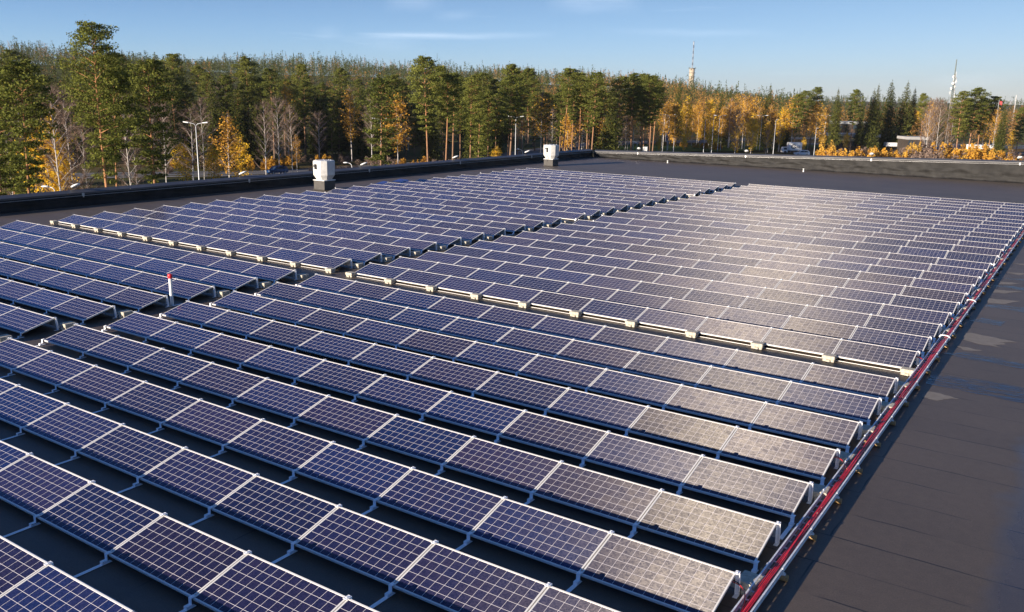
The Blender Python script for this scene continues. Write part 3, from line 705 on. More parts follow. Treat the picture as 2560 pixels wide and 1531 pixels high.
def pine_proto(H, base, Rm, nl, tp, ts, seed, lean=.3, low=0):
    rg = np.random.default_rng(seed); mb = MB()
    bend = lambda z: np.array([lean*math.sin(z/H*2.2+seed)-lean*math.sin(seed), lean*.6*math.sin(z/H*3+seed*2)-lean*.6*math.sin(seed*2), z])
    zs = np.linspace(0, H*.985, 12); mb.tube([bend(z) for z in zs], [max(.03, H*.0095*(1-z/H*.93)+(.06 if z == 0 else 0)) for z in zs], 8)
    cen = []; sz = []
    for i in range(nl):
        t = (i+rg.uniform(0, 1))/nl; z = base+(H-base)*t**.85
        prof = (math.sin(min(1, t*1.35+.12)*math.pi/2)**.8)*(1-t**2.6)**.6*(1 if t > .25 or low else .75)
        L = Rm*prof*rg.uniform(.55, 1.15)+.25; an = i*2.399+rg.uniform(-.5, .5)
        dr = np.array([math.cos(an), math.sin(an), 0]); o = bend(z)
        up = rg.uniform(.05, .35)+t*.5
        pts = [o+dr*L*q+np.array([0, 0, L*(up*q-.12*q*q)]) for q in (0, .4, .75, 1)]
        mb.tube(pts, [.05*H/22, .035*H/22, .02, .01], 4, cap=False)
        for q in (.45, .7, .9, 1.05):
            if L*q < .3: continue
            c = o+dr*L*q+np.array([0, 0, L*(up*q-.12*q*q)+.1])
            side = np.array([-dr[1], dr[0], 0])*rg.uniform(-.35, .35)*L
            k = int(tp*rg.uniform(.6, 1.3)*(.5+L/Rm*.6)); rad = (.38+.26*L)*rg.uniform(.75, 1.2)*min(1, .5+Rm*.2)
            u = rg.normal(size=(k, 3)); u /= np.linalg.norm(u, axis=1)[:, None]; u *= rg.uniform(.3, 1, (k, 1))**.5
            cen.append(c+side+u*np.array([rad, rad, rad*.42])); sz.append(rg.uniform(.6, 1.25, k)*ts)
    k = tp*3; u = rg.normal(size=(k, 3)); cen.append(bend(H*.975)+u*np.array([.35, .35, .4])); sz.append(np.full(k, ts*.8))
    return crown_mesh('crown', rand_tris(np.concatenate(cen), np.concatenate(sz), .75, rg), LM['pine']), mb.mesh('trunk', BM['pine'])
def spruce_proto(H, base, Rm, n, ts, seed):
    rg = np.random.default_rng(seed); mb = MB(); zs = np.linspace(0, H, 8); mb.tube([(0, 0, z) for z in zs], [max(.02, .011*H*(1-z/H)) for z in zs], 7)
    cen = []; sz = []; z = base; lay = 0
    while z < H*.985:
        t = (z-base)/(H-base); L0 = Rm*(1-t)**.66+.10; nb = max(4, int(9*(1-t)+4))
        for j in range(nb):
            an = lay*.7+j*2*math.pi/nb+rg.uniform(-.3, .3); L = L0*rg.uniform(.6, 1.15); k = max(3, int(n*L/Rm))
            q = rg.uniform(.05, 1, k)**.7; dr = np.array([math.cos(an), math.sin(an)])
            c = np.zeros((k, 3)); c[:, :2] = dr*(L*q)[:, None]+rg.normal(size=(k, 2))*.10*L; c[:, 2] = z-.30*L*q+.10*L*q*q+rg.normal(size=k)*.06-np.abs(rg.normal(size=k))*.12*L
            cen.append(c); sz.append(ts*(1.1-.45*t)*rg.uniform(.6, 1.2, k))
        z += max(.22, .36*(1-t*.5)); lay += 1
    k = 12; c = np.zeros((k, 3)); c[:, 2] = H*.97+rg.uniform(0, .05*H, k); c[:, :2] = rg.normal(size=(k, 2))*.05; cen.append(c); sz.append(np.full(k, ts*.5))
    return crown_mesh('crown', rand_tris(np.concatenate(cen), np.concatenate(sz), .5, rg), LM['spruce']), mb.mesh('trunk', BM['spruce'])
def birch_proto(H, base, Rm, n, ts, seed, leaf='gold', twigs=260, droop=.3, shape=.8):
    rg = np.random.default_rng(seed); mb = MB(); l1 = rg.uniform(-.3, .3)
    bend = lambda z: np.array([l1*math.sin(z/H*3), .2*math.sin(z/H*2+seed), z])
    zs = np.linspace(0, H*.97, 9); mb.tube([bend(z) for z in zs], [max(.015, .0068*H*(1-z/H*.95)) for z in zs], 7)
    segs = []; wds = []; cen = []
    nb = 26
    for i in range(nb):
        t = (i+.5)/nb; z = base+(H*.95-base)*t; prof = math.sin(min(1., (t*.85+.18))*math.pi)**shape
        L = Rm*prof*rg.uniform(.6, 1.15)+.2; an = i*2.4+rg.uniform(-.4, .4); dr = np.array([math.cos(an), math.sin(an), 0]); o = bend(z)
        tip = o+dr*L+np.array([0, 0, L*.95]); mb.tube([o, o+dr*L*.5+np.array([0, 0, L*.6]), tip], [.035, .022, .008], 4, cap=False)
        for j in range(max(1, twigs//nb)):
            q = rg.uniform(.25, 1.05); s = o+dr*L*q+np.array([0, 0, L*q*.95]); d = dr*.5+rg.normal(size=3)*.6; d[2] += .5 if leaf is None else -.1
            segs.append((s, s+d*rg.uniform(.5, 1.2)*Rm*.32)); wds.append(rg.uniform(.012, .028))
        if leaf:
            k = int(n/nb*rg.uniform(.3, 1.5)*(L/Rm+.2)); q = rg.uniform(.15, 1.1, k)[:, None]
            c = o+dr*L*q+np.array([0, 0, L*.95])*q+rg.normal(size=(k, 3))*np.array([.26, .26, .34])*Rm*.7; c[:, 2] -= np.abs(rg.normal(size=k))*droop*Rm*.6; cen.append(c)
    TV = strips(np.array(segs), np.array(wds))
    if leaf:
        LV = rand_tris(np.concatenate(cen), ts*rg.uniform(.6, 1.3, sum(len(c) for c in cen)), 1., rg); V = np.concatenate([LV, TV]); nl_, nt2 = len(LV)//3, len(TV)//3
        me = tri_mesh('crown', V, np.arange(len(V)).reshape(-1, 3), [LM[leaf], LM['twig']], [0]*nl_+[1]*nt2)
    else: me = tri_mesh('crown', TV, np.arange(len(TV)).reshape(-1, 3), LM['twig'])
    return me, mb.mesh('trunk', BM['birch'])
def bush_proto(Rm, H, n, ts, seed, leaf):
    rg = np.random.default_rng(seed); cs = rg.normal(size=(9, 3))*np.array([.5*Rm, .5*Rm, .0]); hs = rg.uniform(.55, 1., 9)*H
    cen = []
    for c, hh in zip(cs, hs):
        k = n//9; u = rg.normal(size=(k, 3)); u /= np.linalg.norm(u, axis=1)[:, None]; u *= rg.uniform(.2, 1, (k, 1))**.5
        q = u*np.array([Rm*.36, Rm*.36, hh*.5]); q[:, :2] *= (1.15-.5*(q[:, 2:]/hh+.5)); cen.append(c+q+np.array([0, 0, hh*.52]))
    segs = [((c[0]*.4, c[1]*.4, 0), (c[0]+rg.normal()*.2, c[1]+rg.normal()*.2, hh*1.05)) for c, hh in zip(cs, hs) for _ in range(4)]
    LV = rand_tris(np.concatenate(cen), ts, 1., rg); TV = strips(np.array(segs), .02); V = np.concatenate([LV, TV])
    return tri_mesh('foliage', V, np.arange(len(V)).reshape(-1, 3), [LM[leaf], LM['twig']], [0]*(len(LV)//3)+[1]*(len(TV)//3))
PR = {
 'hero': [(23., pine_proto(23, 10.3, 2.4, 58, 88, .15, 3, .35, 0))],
 'pine': [(22., pine_proto(22, 9.5, 2.7, 44, 66, .235, 21)), (22., pine_proto(22, 12, 2.3, 38, 66, .235, 22, .5)), (22., pine_proto(22, 7.5, 2.5, 48, 60, .235, 23, .25)), (22., pine_proto(22, 13.5, 2.6, 34, 68, .235, 24, .6))],
 'lowpine': [(18., pine_proto(18, 1.8, 2.6, 52, 52, .25, 31, .2, 1)), (18., pine_proto(18, 3., 2.3, 48, 52, .25, 32, .3, 1))],
 'spruce': [(22., spruce_proto(22, 1.0, 3.7, 30, .42, 41)), (22., spruce_proto(22, 2.0, 3.2, 27, .40, 42)), (22., spruce_proto(22, 3.5, 2.7, 24, .38, 43))],
 'gold': [(12., birch_proto(12, 1.6, 1.9, 2600, .26, 51, 'gold')), (12., birch_proto(12, 1.2, 2.2, 3000, .28, 52, 'gold')), (12., birch_proto(12, 2., 1.6, 2100, .26, 53, 'gold'))],
 'orange': [(19., birch_proto(19, 6, 2.4, 2100, .34, 61, 'orange', 700)), (19., birch_proto(19, 5, 2.1, 1500, .32, 62, 'orange', 700)), (19., birch_proto(19, 7, 2.4, 1100, .32, 63, 'orange', 900))],
 'bare': [(17., birch_proto(17, 3.5, 2.5, 0, .2, 71, None, 2600, shape=.7)), (17., birch_proto(17, 3, 2.9, 0, .2, 72, None, 2800, shape=.7))],
}
NAMES = {'hero': 'pine_tree', 'pine': 'pine_tree', 'lowpine': 'pine_tree', 'spruce': 'spruce_tree', 'gold': 'birch_tree', 'orange': 'birch_tree', 'bare': 'birch_tree'}
CATS = {'pine_tree': 'pine tree', 'spruce_tree': 'spruce tree', 'birch_tree': 'birch tree'}
GRPS = {'pine_tree': 'pines beyond the roof edge', 'spruce_tree': 'spruces beyond the roof edge', 'birch_tree': 'birches beyond the roof edge'}
treelist = []
def put_tree(kind, px, ytop, ybase=None, d=None, H=None, label=None, sx=1., var=None, rot=None):
    if d is None:
        if ybase: p = at_z(px, ybase, GZ+.3); d = math.hypot(p.x, p.y)
        else: d = 200
    p = at_d(px, ytop, d)
    # foot lies straight below the top
    zg = gz(p.x, p.y); hgt = H or (p.z-zg)
    hgt = max(2., hgt)
    pr = PR[kind]; Hp, (cm_, tm_) = pr[(var if var is not None else rng.randrange(len(pr))) % len(pr)]
    s = hgt/Hp; r = empty(NAMES[kind], (p.x, p.y, zg-.1), rng.uniform(0, 6.28) if rot is None else rot)
    obj('trunk', tm_, r); obj('crown', cm_, r); r.scale = (s*sx, s*sx, s)
    treelist.append([r, kind, px, d, hgt, label]); return r
# foreground and distinct trees, read one by one
put_tree('hero', 243, 66, d=76, label='tallest lone pine rising above the skyline, left of the first lamp post', sx=1.0)
put_tree('pine', 262, 175, d=80, label='second slimmer pine trunk close behind the tallest lone pine', var=3, sx=.8)
put_tree('pine', 30, 158, d=88, label='big pine at the left edge of the picture with a leaning bare trunk', sx=1.05, var=0)
put_tree('pine', -40, 150, d=95, label='pine crown half cut by the left edge of the picture', sx=1.0, var=2)
put_tree('pine', 366, 155, d=100, label='dark tall pine just right of the tallest lone pine', sx=1.15, var=2)
put_tree('bare', 128, 205, d=112, label='purple-brown leafless birch left of the tallest lone pine', var=1, sx=1.1)
put_tree('bare', 158, 214, d=116, label='leafless birch with white twin stem beside the tallest lone pine', var=0)
put_tree('gold', 108, 290, d=118, sx=1.0, var=1); put_tree('gold', 150, 345, d=126, sx=1.1, var=0)
put_tree('bare', 8, 300, d=125, sx=1.1); put_tree('bare', 205, 300, d=128); put_tree('bare', 330, 330, d=130); put_tree('lowpine', 20, 390, d=105, sx=1.5); put_tree('gold', 455, 352, d=170, sx=1.4)
put_tree('bare', 310, 230, d=125); put_tree('bare', 402, 250, d=150); put_tree('bare', 472, 262, d=165, sx=1.4); put_tree('bare', 498, 240, d=175)
put_tree('orange', 565, 270, d=150, var=1, sx=1.3); put_tree('gold', 600, 335, d=165, sx=1.3); put_tree('gold', 530, 360, d=172, sx=1.4)
for x, y in ((525, 205), (585, 222), (608, 224), (634, 226), (420, 232), (560, 240), (655, 232), (440, 215)): put_tree('spruce', x, y, d=rng.uniform(205, 235), sx=1.15)
put_tree('bare', 656, 245, d=172, var=0); put_tree('bare', 690, 236, d=190, var=1); put_tree('bare', 723, 258, d=185, var=0); put_tree('orange', 740, 330, d=180)
put_tree('lowpine', 799, 248, ybase=385, sx=1.3); put_tree('lowpine', 844, 252, ybase=388, sx=1.2); put_tree('lowpine', 785, 300, ybase=392, sx=1.2); put_tree('lowpine', 826, 246, d=235)
put_tree('orange', 874, 208, ybase=400, var=1, sx=1.1); put_tree('spruce', 901, 202, d=235); put_tree('bare', 925, 232, d=215)
put_tree('lowpine', 947, 200, d=170, sx=1.25, label='slender pine with foliage to the ground beside the second lamp post', var=0)
put_tree('orange', 990, 230, d=185, var=0, sx=1.3, label='bright orange birch directly right of the second double lamp post')
put_tree('pine', 1070, 146, d=160, sx=1.05, var=0); put_tree('pine', 1112, 188, d=165, var=3, sx=1.1); put_tree('pine', 1176, 196, d=178, var=2); put_tree('lowpine', 1197, 238, d=190, sx=1.1)
put_tree('gold', 1245, 362, d=195, sx=1.2); put_tree('pine', 1272, 192, d=185, var=0, sx=1.05); put_tree('lowpine', 1223, 230, d=200)
put_tree('lowpine', 1340, 232, ybase=384, sx=1.15, var=1); put_tree('lowpine', 1395, 235, ybase=380, var=0); put_tree('pine', 1413, 174, d=215, var=3); put_tree('pine', 1434, 222, d=220, var=1)
put_tree('pine', 1486, 184, d=215, var=0, sx=1.1); put_tree('pine', 1478, 205, d=222, var=3); put_tree('pine', 1552, 194, d=220, var=2, sx=1.1); put_tree('pine', 1632, 192, d=235, var=0, sx=1.2); put_tree('pine', 1618, 205, d=238, var=0)
for x, y, b in ((1461, 198, 0), (1512, 223, 0), (1308, 205, 0), (1365, 220, 0), (1590, 228, 0), (1575, 248, 0), (1664, 232, 0), (1690, 248, 0)): put_tree('orange', x, y, d=rng.uniform(250, 275), sx=1.05)
for x, y, b in ((1719, 241, 379), (1781, 242, 379), (1750, 246, 372), (1810, 262, 372), (1830, 238, 368), (1900, 262, 370), (1870, 248, 360), (1930, 255, 365), (1958, 262, 371)): put_tree('orange' if x not in (1719, 1781, 1958) else 'gold', x, y, d=rng.uniform(285, 310), sx=.9, label=None)
for x, y, b in ((1781, 316, 386), (1712, 332, 386), (1842, 318, 386), (1883, 284, 386), (1654, 338, 388), (1925, 300, 384), (2056, 328, 382), (2010, 340, 384)): put_tree('gold', x, y, ybase=b, sx=1.15)
put_tree('bare', 1845, 272, d=262, sx=.9); put_tree('bare', 1920, 322, d=270)
put_tree('pine', 1998, 236, ybase=384, var=2, sx=1.1); put_tree('pine', 2020, 229, ybase=380, var=0, sx=1.1); put_tree('pine', 2039, 220, ybase=378, var=3); put_tree('orange', 2048, 249, d=310); put_tree('orange', 2030, 262, d=315)
put_tree('spruce', 2097, 221, ybase=383, sx=.95, var=2, label='narrow spruce left of the grey-roofed low building'); put_tree('pine', 2141, 226, ybase=382, var=0); put_tree('spruce', 2159, 238, ybase=378, sx=.8, var=2)
put_tree('spruce', 2187, 223, ybase=380, var=0); put_tree('spruce', 2198, 211, ybase=376, var=1, sx=.9); put_tree('spruce', 2231, 202, ybase=377, var=0, sx=1.15, label='broad dark spruce, tallest of the group before the low buildings')
put_tree('spruce', 2271, 204, ybase=377, var=1, sx=1.2); put_tree('spruce', 2289, 219, ybase=376, var=2); put_tree('pine', 2316, 236, d=300, var=3, sx=.7); put_tree('gold', 2301, 272, ybase=372, sx=1.15, label='glowing yellow birch between the dark spruces and the mast', var=1)
for x, y in ((2332, 246), (2344, 240), (2358, 244), (2390, 262), (2322, 270)): put_tree('bare', x, y, d=rng.uniform(290, 305), sx=.8)
put_tree('pine', 2411, 230, d=292, var=2, sx=1.25); put_tree('pine', 2442, 222, d=296, var=0, sx=1.25); put_tree('pine', 2462, 246, d=300, var=0, sx=1.1); put_tree('pine', 2488, 243, d=305, var=3, sx=1.1); put_tree('pine', 2425, 250, d=310, var=2, sx=1.2)
put_tree('orange', 2498, 262, d=300, sx=.9); put_tree('spruce', 2514, 262, d=298, sx=.9); put_tree('gold', 2536, 322, ybase=388); put_tree('pine', 2556, 270, d=330, var=2, sx=1.2); put_tree('orange', 2330, 250, d=335)
put_tree('gold', 2275, 300, ybase=374, sx=.8); put_tree('gold', 2118, 330, ybase=378); put_tree('orange', 2100, 252, d=330); put_tree('orange', 2068, 258, d=330); put_tree('orange', 2470, 262, d=340)
# forest edge filling, kinds following the photograph from left to right
xs_ = np.linspace(-60, 1990, 178)
for i, x in enumerate(xs_):
    x = x+rng.uniform(-8, 8); t = rng.random()
    d = rng.uniform(215, 285) if x > 150 else rng.uniform(150, 260)
    horz = 214.5+x*.0191
    if x < 1250: kind = 'pine' if t < .40 else 'spruce' if t < .70 else 'orange' if t < .77 else 'lowpine' if t < .90 else 'bare'
    elif x < 1650: kind = 'pine' if t < .42 else 'orange' if t < .66 else 'spruce' if t < .84 else 'bare'
    else: kind = 'orange' if t < .54 else 'gold' if t < .80 else 'bare' if t < .88 else 'spruce'
    if x > 1650: d = rng.uniform(300, 330)
    Hh = {'pine': 22.5, 'spruce': 21, 'orange': 18.5, 'bare': 16.5, 'lowpine': 16, 'gold': 13}[kind]*rng.uniform(.72, 1.1)*(1 if x < 1300 else .93)
    ap = at_d(x, 300, d); top = gz(ap.x, ap.y)+Hh; ytop = horz-(top-CH)/d*F*.98
    put_tree(kind, x, ytop, d=d, H=Hh, sx=rng.uniform(.95, 1.25))
# auto labels: look + kind + order between two landmarks
marks = [(-1e9, 'the left picture edge'), (243, 'the tallest lone pine'), (489, 'the first lamp post'), (808, 'the near ventilator'), (951, 'the second lamp post'), (1290, 'the third lamp post'), (1380, 'the far ventilator'), (1527, 'the fourth lamp post'), (1673, 'the fifth lamp post'), (1800, 'the sixth lamp post'), (1985, 'the white lorry'), (2231, 'the broadest spruce'), (2369, 'the mast'), (1e9, 'the right picture edge')]
LOOK = {'hero': 'tall green pine', 'pine': 'bare-trunked pine', 'lowpine': 'low-branched pine', 'spruce': 'dark conical spruce', 'gold': 'yellow-leaved birch', 'orange': 'russet birch', 'bare': 'leafless birch'}
segs_ = {}
for t in treelist:
    k = max(i for i, m2 in enumerate(marks) if m2[0] <= t[2]); dep = 'near' if t[3] < (205 if t[2] < 1400 else 290) else 'rear'
    segs_.setdefault((k, t[1], dep), []).append(t)
for (k, kind, dep), L in segs_.items():
    L.sort(key=lambda t: t[2])
    for j, t in enumerate(L):
        o = t[0]; nm = NAMES[kind]
        a, b = marks[k][1][4:], marks[k+1][1][4:]
        lab = t[5] or (f"{dep} {LOOK[kind]} between {a} and {b}" + (f", {ORD[j]} from left" if len(L) > 1 else ''))
        tag(o, lab, CATS[nm], GRPS[nm])
print('trees', len(treelist))

# ------------------------------------------------------------------ far forest as one mass
def far_forest(n, azr, dr, kinds, seed, name, label):
    rg = np.random.default_rng(seed); Vs = []; mi = []
    az = np.radians(rg.uniform(azr[0], azr[1], n)); d = np.sqrt(rg.uniform(dr[0]**2, dr[1]**2, n))
    X = d*(-math.sin(YAW)*np.cos(az)+math.cos(YAW)*np.sin(az)); Y = d*(math.cos(YAW)*np.cos(az)+math.sin(YAW)*np.sin(az)); Z = ground_z(X, Y)
    for i in range(n):
        dd = d[i]; k = int(max(40, min(230, 62000/dd))); pr = kinds(math.degrees(az[i])+rg.normal()*2., rg.random(), dd); ts = .30+dd*.00052
        if pr == 0: # spruce
            Hh = rg.triangular(7, 13, 21); q = rg.uniform(0, 1, k)**.8; r_ = (1-q)**.85*2.1*rg.uniform(.5, 1.1, k); zz = 1.5+q*(Hh-1.5)
        elif pr == 1: # pine
            Hh = rg.triangular(9, 14, 20); q = rg.uniform(0, 1, k); r_ = 2.3*np.sin((q*.8+.15)*math.pi)**.7*np.sqrt(rg.uniform(.1, 1, k)); zz = Hh*.30+q*Hh*.70
        else:
            Hh = rg.triangular(7, 12, 19); q = rg.uniform(0, 1, k); r_ = 1.7*np.sin((q*.85+.1)*math.pi)*np.sqrt(rg.uniform(.05, 1, k)); zz = Hh*.28+q*Hh*.74
        hm = .86+.22*math.sin(X[i]*.021+math.sin(Y[i]*.013)*2)+.10*math.sin(X[i]*.07+Y[i]*.05); zz = zz*hm
        an = rg.uniform(0, 6.283, k); c = np.stack([X[i]+r_*np.cos(an), Y[i]+r_*np.sin(an), Z[i]+zz], 1)
        Vs.append(rand_tris(c, ts*rg.uniform(.6, 1.2, k)*(.8 if pr == 2 else 1.), .55, rg)); mi += [0 if pr < 2 else 1]*k
    V = np.concatenate(Vs); o = obj(name, tri_mesh(name, V, np.arange(len(V)).reshape(-1, 3), [LM['farpine'], LM['farred']], mi)); tag(o, label, 'forest', kind='stuff')
def kd(az, u, d):
    orange = np.interp(az, [-60, 0, 4, 9, 12, 16, 22, 60], [.10, .14, .38, .62, .6, .40, .6, .6]); 
    if 10 < az < 21 and d > 700: orange = .04
    return 2 if u < orange else (0 if u < orange+(1-orange)*.5 else 1)
far_forest(7600, (-40, 17), (285, 985), kd, 7, 'forest', 'dense autumn forest covering the long hill behind the roof')
far_forest(2200, (8, 38), (330, 900), kd, 8, 'forest', 'mixed autumn forest on the low ground at the right')
far_forest(1500, (6, 42), (1100, 2700), lambda a, u, d: 0 if u < .6 else 1, 9, 'forest', 'distant dark conifer ridge right of the tower')
# ------------------------------------------------------------------ lamps
def ground_pt(px, py, d):
    p = at_d(px, py, d); return Vector((p.x, p.y, gz(p.x, p.y))), p.z
def double_lamp(px, py, d, label):
    g0, zt = ground_pt(px, py, d); Hh = zt-g0.z+.1
    r = empty('street_lamp', g0, YAW+rng.uniform(-.15, .15)); tag(r, label, 'street lamp', 'double street lamps along the road')
    mb = MB(); mb.tube([(0, 0, 0), (0, 0, 1.2), (0, 0, 1.25), (0, 0, Hh-.6)], [.13, .12, .10, .065], 10); mb.build('post', M['pole'], r)
    for s in (-1, 1):
        mb = MB(); mb.tube([(0, 0, Hh-.65), (s*.08, 0, Hh-.35), (s*.3, 0, Hh-.16), (s*.7, 0, Hh-.08), (s*1.15, 0, Hh)], .04, 8); mb.build('arm', M['pole'], r)
        mb = MB(); mb.bbox(-.42, .42, -.13, .13, -.07, .09, .05); o = mb.build('lamp_head', M['white'], r, (s*1.5, 0, Hh+.03)); o.rotation_euler = (0, -s*R(6), 0)
for i, (px, py, d) in enumerate([(489, 309, 137), (951, 298, 183), (1290, 293, 216), (1527.6, 290, 252), (1674, 288, 276), (1800, 290, 288), (1905.6, 290, 300), (2066, 290, 330)]):
    side = ['standing alone before the dark spruces', 'half hidden by the slender pine', 'left of the far ventilator', 'first one right of the roof corner', 'with the blue sign panel at its foot', 'below the concrete tower, among russet birches', 'behind a rounded yellow birch', 'faint, behind yellow birches near the low building'][i]
    double_lamp(px, py, d, f'grey two-armed street lamp {side}')
def slim_lamp(px, py, d, label, arm=.35):
    g0, zt = ground_pt(px, py, d); Hh = zt-g0.z
    r = empty('lamp_post', g0, YAW); tag(r, label, 'lamp post', 'slim single lamp posts')
    mb = MB(); mb.tube([(0, 0, 0), (0, 0, Hh-.1), (arm*.4, 0, Hh)], [.09, .06, .04], 8); mb.build('post', M['pole'], r)
    mb = MB(); mb.bbox(arm*.3, arm*.3+.5, -.11, .11, Hh-.04, Hh+.08, .04); mb.build('lamp_head', M['lampgrey'], r)
for px, py, d, lab in ((2041, 321, 262, 'slim lamp post right of the white lorry'), (1658, 300, 262, 'slim pale post just left of the blue sign'), (1687, 305, 268, 'slim pale post just right of the blue sign'), (1764, 300, 262, 'slim pale post left of the lowest yellow birch'), (1785, 290, 275, 'slim pale post inside the lowest yellow birch'), (1940, 300, 262, 'slim pale post left of the white lorry')): slim_lamp(px, py, d, lab)
def goose_lamp(px, py, d, label, s=1):
    g0, zt = ground_pt(px, py, d); Hh = zt-g0.z
    r = empty('path_lamp', g0, YAW); tag(r, label, 'path lamp', 'gooseneck lamps outside the parapet')
    mb = MB(); mb.tube([(s*.85, 0, 0), (s*.85, 0, Hh-.6), (s*.78, 0, Hh-.25), (s*.6, 0, Hh-.06), (s*.3, 0, Hh+.02), (0, 0, Hh+.05)], .045, 8); mb.build('post', M['white'], r)
    mb = MB(); mb.lathe([(0, -.05), (.2, -.04), (.26, 0), (.22, .08), (.1, .13), (0, .14)], 12); o = mb.build('lamp_head', M['white'], r, (-s*.1, 0, Hh+.03)); o.scale = (1.7, .9, 1)
goose_lamp(116, 468, 102, 'white gooseneck lamp beside the leaning pine trunk at left'); goose_lamp(866, 408, 144, 'white gooseneck lamp behind the near ventilator')
goose_lamp(1296, 374, 189, 'white gooseneck lamp left of the far ventilator'); goose_lamp(1585, 356, 232, 'grey gooseneck lamp right of the roof corner')
# ------------------------------------------------------------------ cars and lorries
M['glass'] = pmat('car_glass', (.03, .045, .06), .08, 0, .05); M['bluepaint'] = pmat('blue_car_paint', (.015, .06, .17), .25, .2, .05); M['darkpaint'] = pmat('dark_car_paint', (.03, .04, .09), .3, .2, .05); M['tyre'] = pmat('tyre', (.02, .02, .02), .8); M['yellow'] = pmat('yellow_paint', (.80, .52, .01), .45); M['headl'] = pmat('headlamp_glass', (.8, .8, .78), .15)
def car(px, py, rz, label, paint, d=None, L=4.6):
    p = at_z(px, py, GZ+.6) if d is None else at_d(px, py, d); x, y = p.x, p.y; z = gz(x, y)+.07
    r = empty('parked_car' if d else 'car', (x, y, z), rz); tag(r, label, 'car')
    k = L/4.6
    prof = [(-2.25, .42), (-2.3, .72), (-2.18, .92), (-1.25, 1.03), (-.55, 1.62), (.1, 1.72), (1.35, 1.70), (1.95, 1.55), (2.25, 1.0), (2.3, .6), (2.2, .36), (-2.1, .32)]
    mb = MB(); mb.prism([(a*k, b*k) for a, b in prof], -.88*k, .88*k, 'y'); o = mb.build('body', M[paint], r)
    bm = bmesh.new(); bm.from_mesh(o.data)
    for v in bm.verts:
        if v.co.z > 1.1*k: v.co.y *= .80
    bmesh.ops.bevel(bm, geom=bm.edges[:], offset=.06, segments=2, affect='EDGES'); bmesh.ops.recalc_face_normals(bm, faces=bm.faces[:]); bm.to_mesh(o.data); bm.free()
    for s in (-1, 1):
        mb = MB(); ya = s*.80*k; yb = s*.735*k; q = [(-.95, 1.10, ya*1.05), (-.45, 1.52, yb), (.35, 1.60, yb), (.35, 1.10, ya*1.06)]
        for poly in (q, [(.45, 1.10, ya*1.06), (.45, 1.60, yb), (1.35, 1.58, yb), (1.85, 1.14, ya*1.04)]):
            vs = [(a*k, c*1.03, b*k) for a, b, c in poly]; mb.add(vs, [(0, 1, 2, 3)])
        mb.build('side_window', M['glass'], r)
        mb = MB(); mb.bbox(-2.33*k, -2.12*k, s*.72*k-.16, s*.72*k+.16, .70*k, .86*k, .02); mb.build('headlight', M['headl'], r)
    mb = MB(); mb.add([(-1.18*k, -.68*k, 1.09*k), (-1.18*k, .68*k, 1.09*k), (-.62*k, .6*k, 1.60*k), (-.62*k, -.6*k, 1.60*k)], [(0, 1, 2, 3)]); mb.build('windscreen', M['glass'], r)
    for sx in (-1.4, 1.4):
        for s in (-1, 1):
            w_ = empty('wheel', (sx*k, s*.80*k, .34*k)); w_.parent = r; w_.rotation_euler = (R(90), 0, 0)
            mb = MB(); mb.lathe([(.2, -.11), (.31, -.11), (.34, -.07), (.34, .07), (.31, .11), (.2, .11)], 20); mb.build('tyre', M['tyre'], w_)
            mb = MB(); mb.lathe([(0, -.09), (.21, -.10), (.21, .10), (0, .09)], 14); mb.build('rim', M['lampgrey'], w_)
    return r
rd = Vector(road1[4])-Vector(road1[3]); car(692, 430, math.atan2(rd.y, rd.x), 'blue hatchback car driving left on the road behind the parapet', 'bluepaint')
car(2388, 356, 1.2, 'small pale blue car parked left of the yellow trailer', 'bluepaint', 318); car(2361, 362, .4, 'dark blue car parked under the antenna mast', 'darkpaint', 314)
car(2006, 368, YAW, 'white-roofed car parked right of the white lorry', 'white', 290)
def trailer(px, py, d, L, Hh, W_, m, label, z0=1.1, rz=YAW, cab=None, emblem=False):
    p = at_d(px, py, d); x, y = p.x, p.y; z = gz(x, y)+.06
    r = empty('lorry' if cab else 'trailer', (x, y, z), rz); tag(r, label, 'lorry' if cab else 'trailer')
    mb = MB(); mb.bbox(-L/2, L/2, -W_/2, W_/2, z0, z0+Hh, .05); mb.build('cargo_box', M[m], r)
    mb = MB(); mb.box(-L/2+.1, L/2-.1, -W_/2+.2, W_/2-.2, z0-.35, z0-.01); mb.build('chassis', M['black'], r)
    ws = [-L/2+.8, L/2-1.6, L/2-.7] if not cab else [L/2-.9, -L/2-1.0]
    for a in ws:
        for s in (-1, 1):
            mb = MB(); mb.lathe([(0, -.12), (.28, -.14), (.48, -.14), (.5, 0), (.48, .14), (.28, .14), (0, .12)], 16); o = mb.build('wheel', M['tyre'], r, (a, s*(W_/2-.15), .5)); o.rotation_euler = (R(90), 0, 0)
    if cab:
        mb = MB(); mb.prism([(-L/2-1.9, .5), (-L/2-1.95, 1.3), (-L/2-1.6, 2.1), (-L/2-.25, 2.15), (-L/2-.25, .5)], -W_/2+.1, W_/2-.1, 'y'); mb.build('cab', M[m], r)
        mb = MB(); mb.box(-L/2-1.5, -L/2-.5, -W_/2+.085, -W_/2+.1, 1.35, 1.95); mb.build('cab_window', M['glass'], r)
    if emblem:
        mb = MB(); yf = -W_/2-.012; cx, cz, n = -L/2+1.45, z0+Hh*.5, 28
        pts = [(cx+.62*math.cos(a), yf, cz+.62*math.sin(a)) for a in [R(30)+R(330)*k/n for k in range(n+1)]]; mb.tube(pts, .13, 6)
        pts = [(cx+.28*math.cos(a), yf, cz+.28*math.sin(a)) for a in [R(360)*k/12 for k in range(13)]]; mb.tube(pts, .075, 6)
        for k in range(3): mb.tube([(cx+.85+.5*k+.18*math.cos(a), yf, cz-.15+.2*math.sin(a)) for a in [R(40)+R(300)*j/10 for j in range(11)]], .07, 5)
        mb.build('emblem', M['black'], r)
